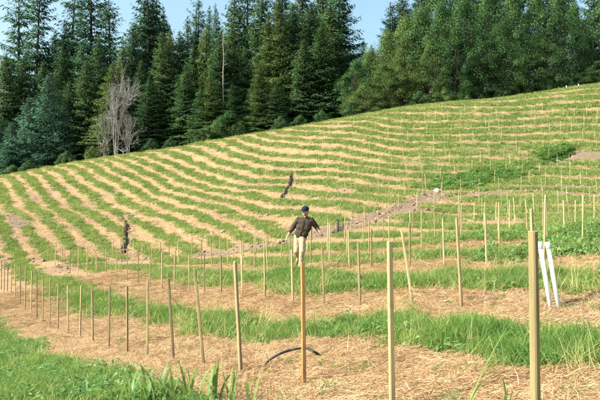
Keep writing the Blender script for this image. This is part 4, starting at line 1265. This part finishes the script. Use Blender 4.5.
for px, py, d, k, wf in sorted(TREES):
    x = (px - 300) / F * d
    z0 = Hs(x, d)
    top = (ray(px, py) * d)[2]
    h = max(1.2, top - z0)
    i = cnt.get(k, 0); cnt[k] = i + 1
    tm, cm = VAR[k][i % len(VAR[k])]
    s = h / VH[k]
    root = bpy.data.objects.new(NAME[k], None); COL.objects.link(root)
    root.location = (x, d, z0); root.rotation_euler = (0, 0, random.uniform(0, 6.283))
    if k in 'op': sw = wf * max(s, .8) * 0.9
    elif k in 'sw': sw = wf * max(.75, s)
    elif k == 't': sw = wf * (.7 * s + .3)
    else: sw = wf * (.75 * s + .25)
    root.scale = (sw, sw, s)
    link('trunk', tm, root); link('crown', cm, root)
    if px < -2 or px > 602:
        edge_n[k, px < 0] = edge_n.get((k, px < 0), 0) + 1
        lab = '%s, %s of those just past the %s edge' % (WHAT[k], ORD[edge_n[k, px < 0]], 'left' if px < 0 else 'right')
    else:
        seen_n[k] = seen_n.get(k, 0) + 1
        tot = sum(1 for t in TREES if t[3] == k and -2 <= t[0] <= 602)
        n_ = seen_n[k]
        lab = '%s, %s from %s among the %s' % ((WHAT[k], ORD[n_], 'left', WHERE[k]) if n_ <= tot // 2 else (WHAT[k], ORD[tot - n_ + 1], 'right', WHERE[k]))
    tag(root, lab, 'shrub' if k in 'sw' else 'tree', WHERE[k] + ' on the crest')

for px, py, d, seed, lab in [(115, 66, 95.5, 1, 'leafless pale grey tree with several stems at the wood edge'), (127, 104, 95.5, 2, 'smaller leafless grey tree right of the taller pale one'), (104, 106, 96, 3, 'small leafless grey tree left of the taller pale one')]:
    x = (px - 300) / F * d; z0 = Hs(x, d); h = (ray(px, py) * d)[2] - z0
    root = bpy.data.objects.new('bare_tree', None); COL.objects.link(root); root.location = (x, d, z0)
    tag(root, lab, 'tree', 'leafless trees'); me = bare_tree(1.0 * h / .98, 1700 + seed); link('trunk', me, root, scale=(.52, .52, 1.0))
# bleached dead trunk
d = 97.0; px = 222.5; x = (px - 300) / F * d; z0 = Hs(x, d); h = (ray(px, 27) * d)[2] - z0
root = bpy.data.objects.new('dead_tree', None); COL.objects.link(root); root.location = (x, d, z0)
tag(root, 'bleached bare dead conifer trunk standing before the dark firs', 'tree')
segs = []; rr = random.Random(3)
zz = np.linspace(-.5, h, 9)
for a, b in zip(zz[:-1], zz[1:]): segs.append(((.1 * math.sin(a), 0, a), .15 * (1 - .75 * max(a, 0) / h), (.1 * math.sin(b), 0, b), .15 * (1 - .75 * b / h)))
link('trunk', limb_mesh('trunk', segs, M['deadtrunk'], 8), root)
segs = []
for k in range(26):
    z = h * rr.uniform(.25, .97); az = rr.random() * 6.283; Lb = rr.uniform(.4, 1.5) * (1.1 - z / h * .6)
    p = Vector((.1 * math.sin(z), 0, z)); q = p + Vector((math.cos(az), math.sin(az), rr.uniform(-.4, .15))) * Lb
    segs.append((tuple(p), .035, tuple(q), .012))
link('snag_branches', limb_mesh('snag_branches', segs, M['deadtrunk'], 5), root)
print('done')
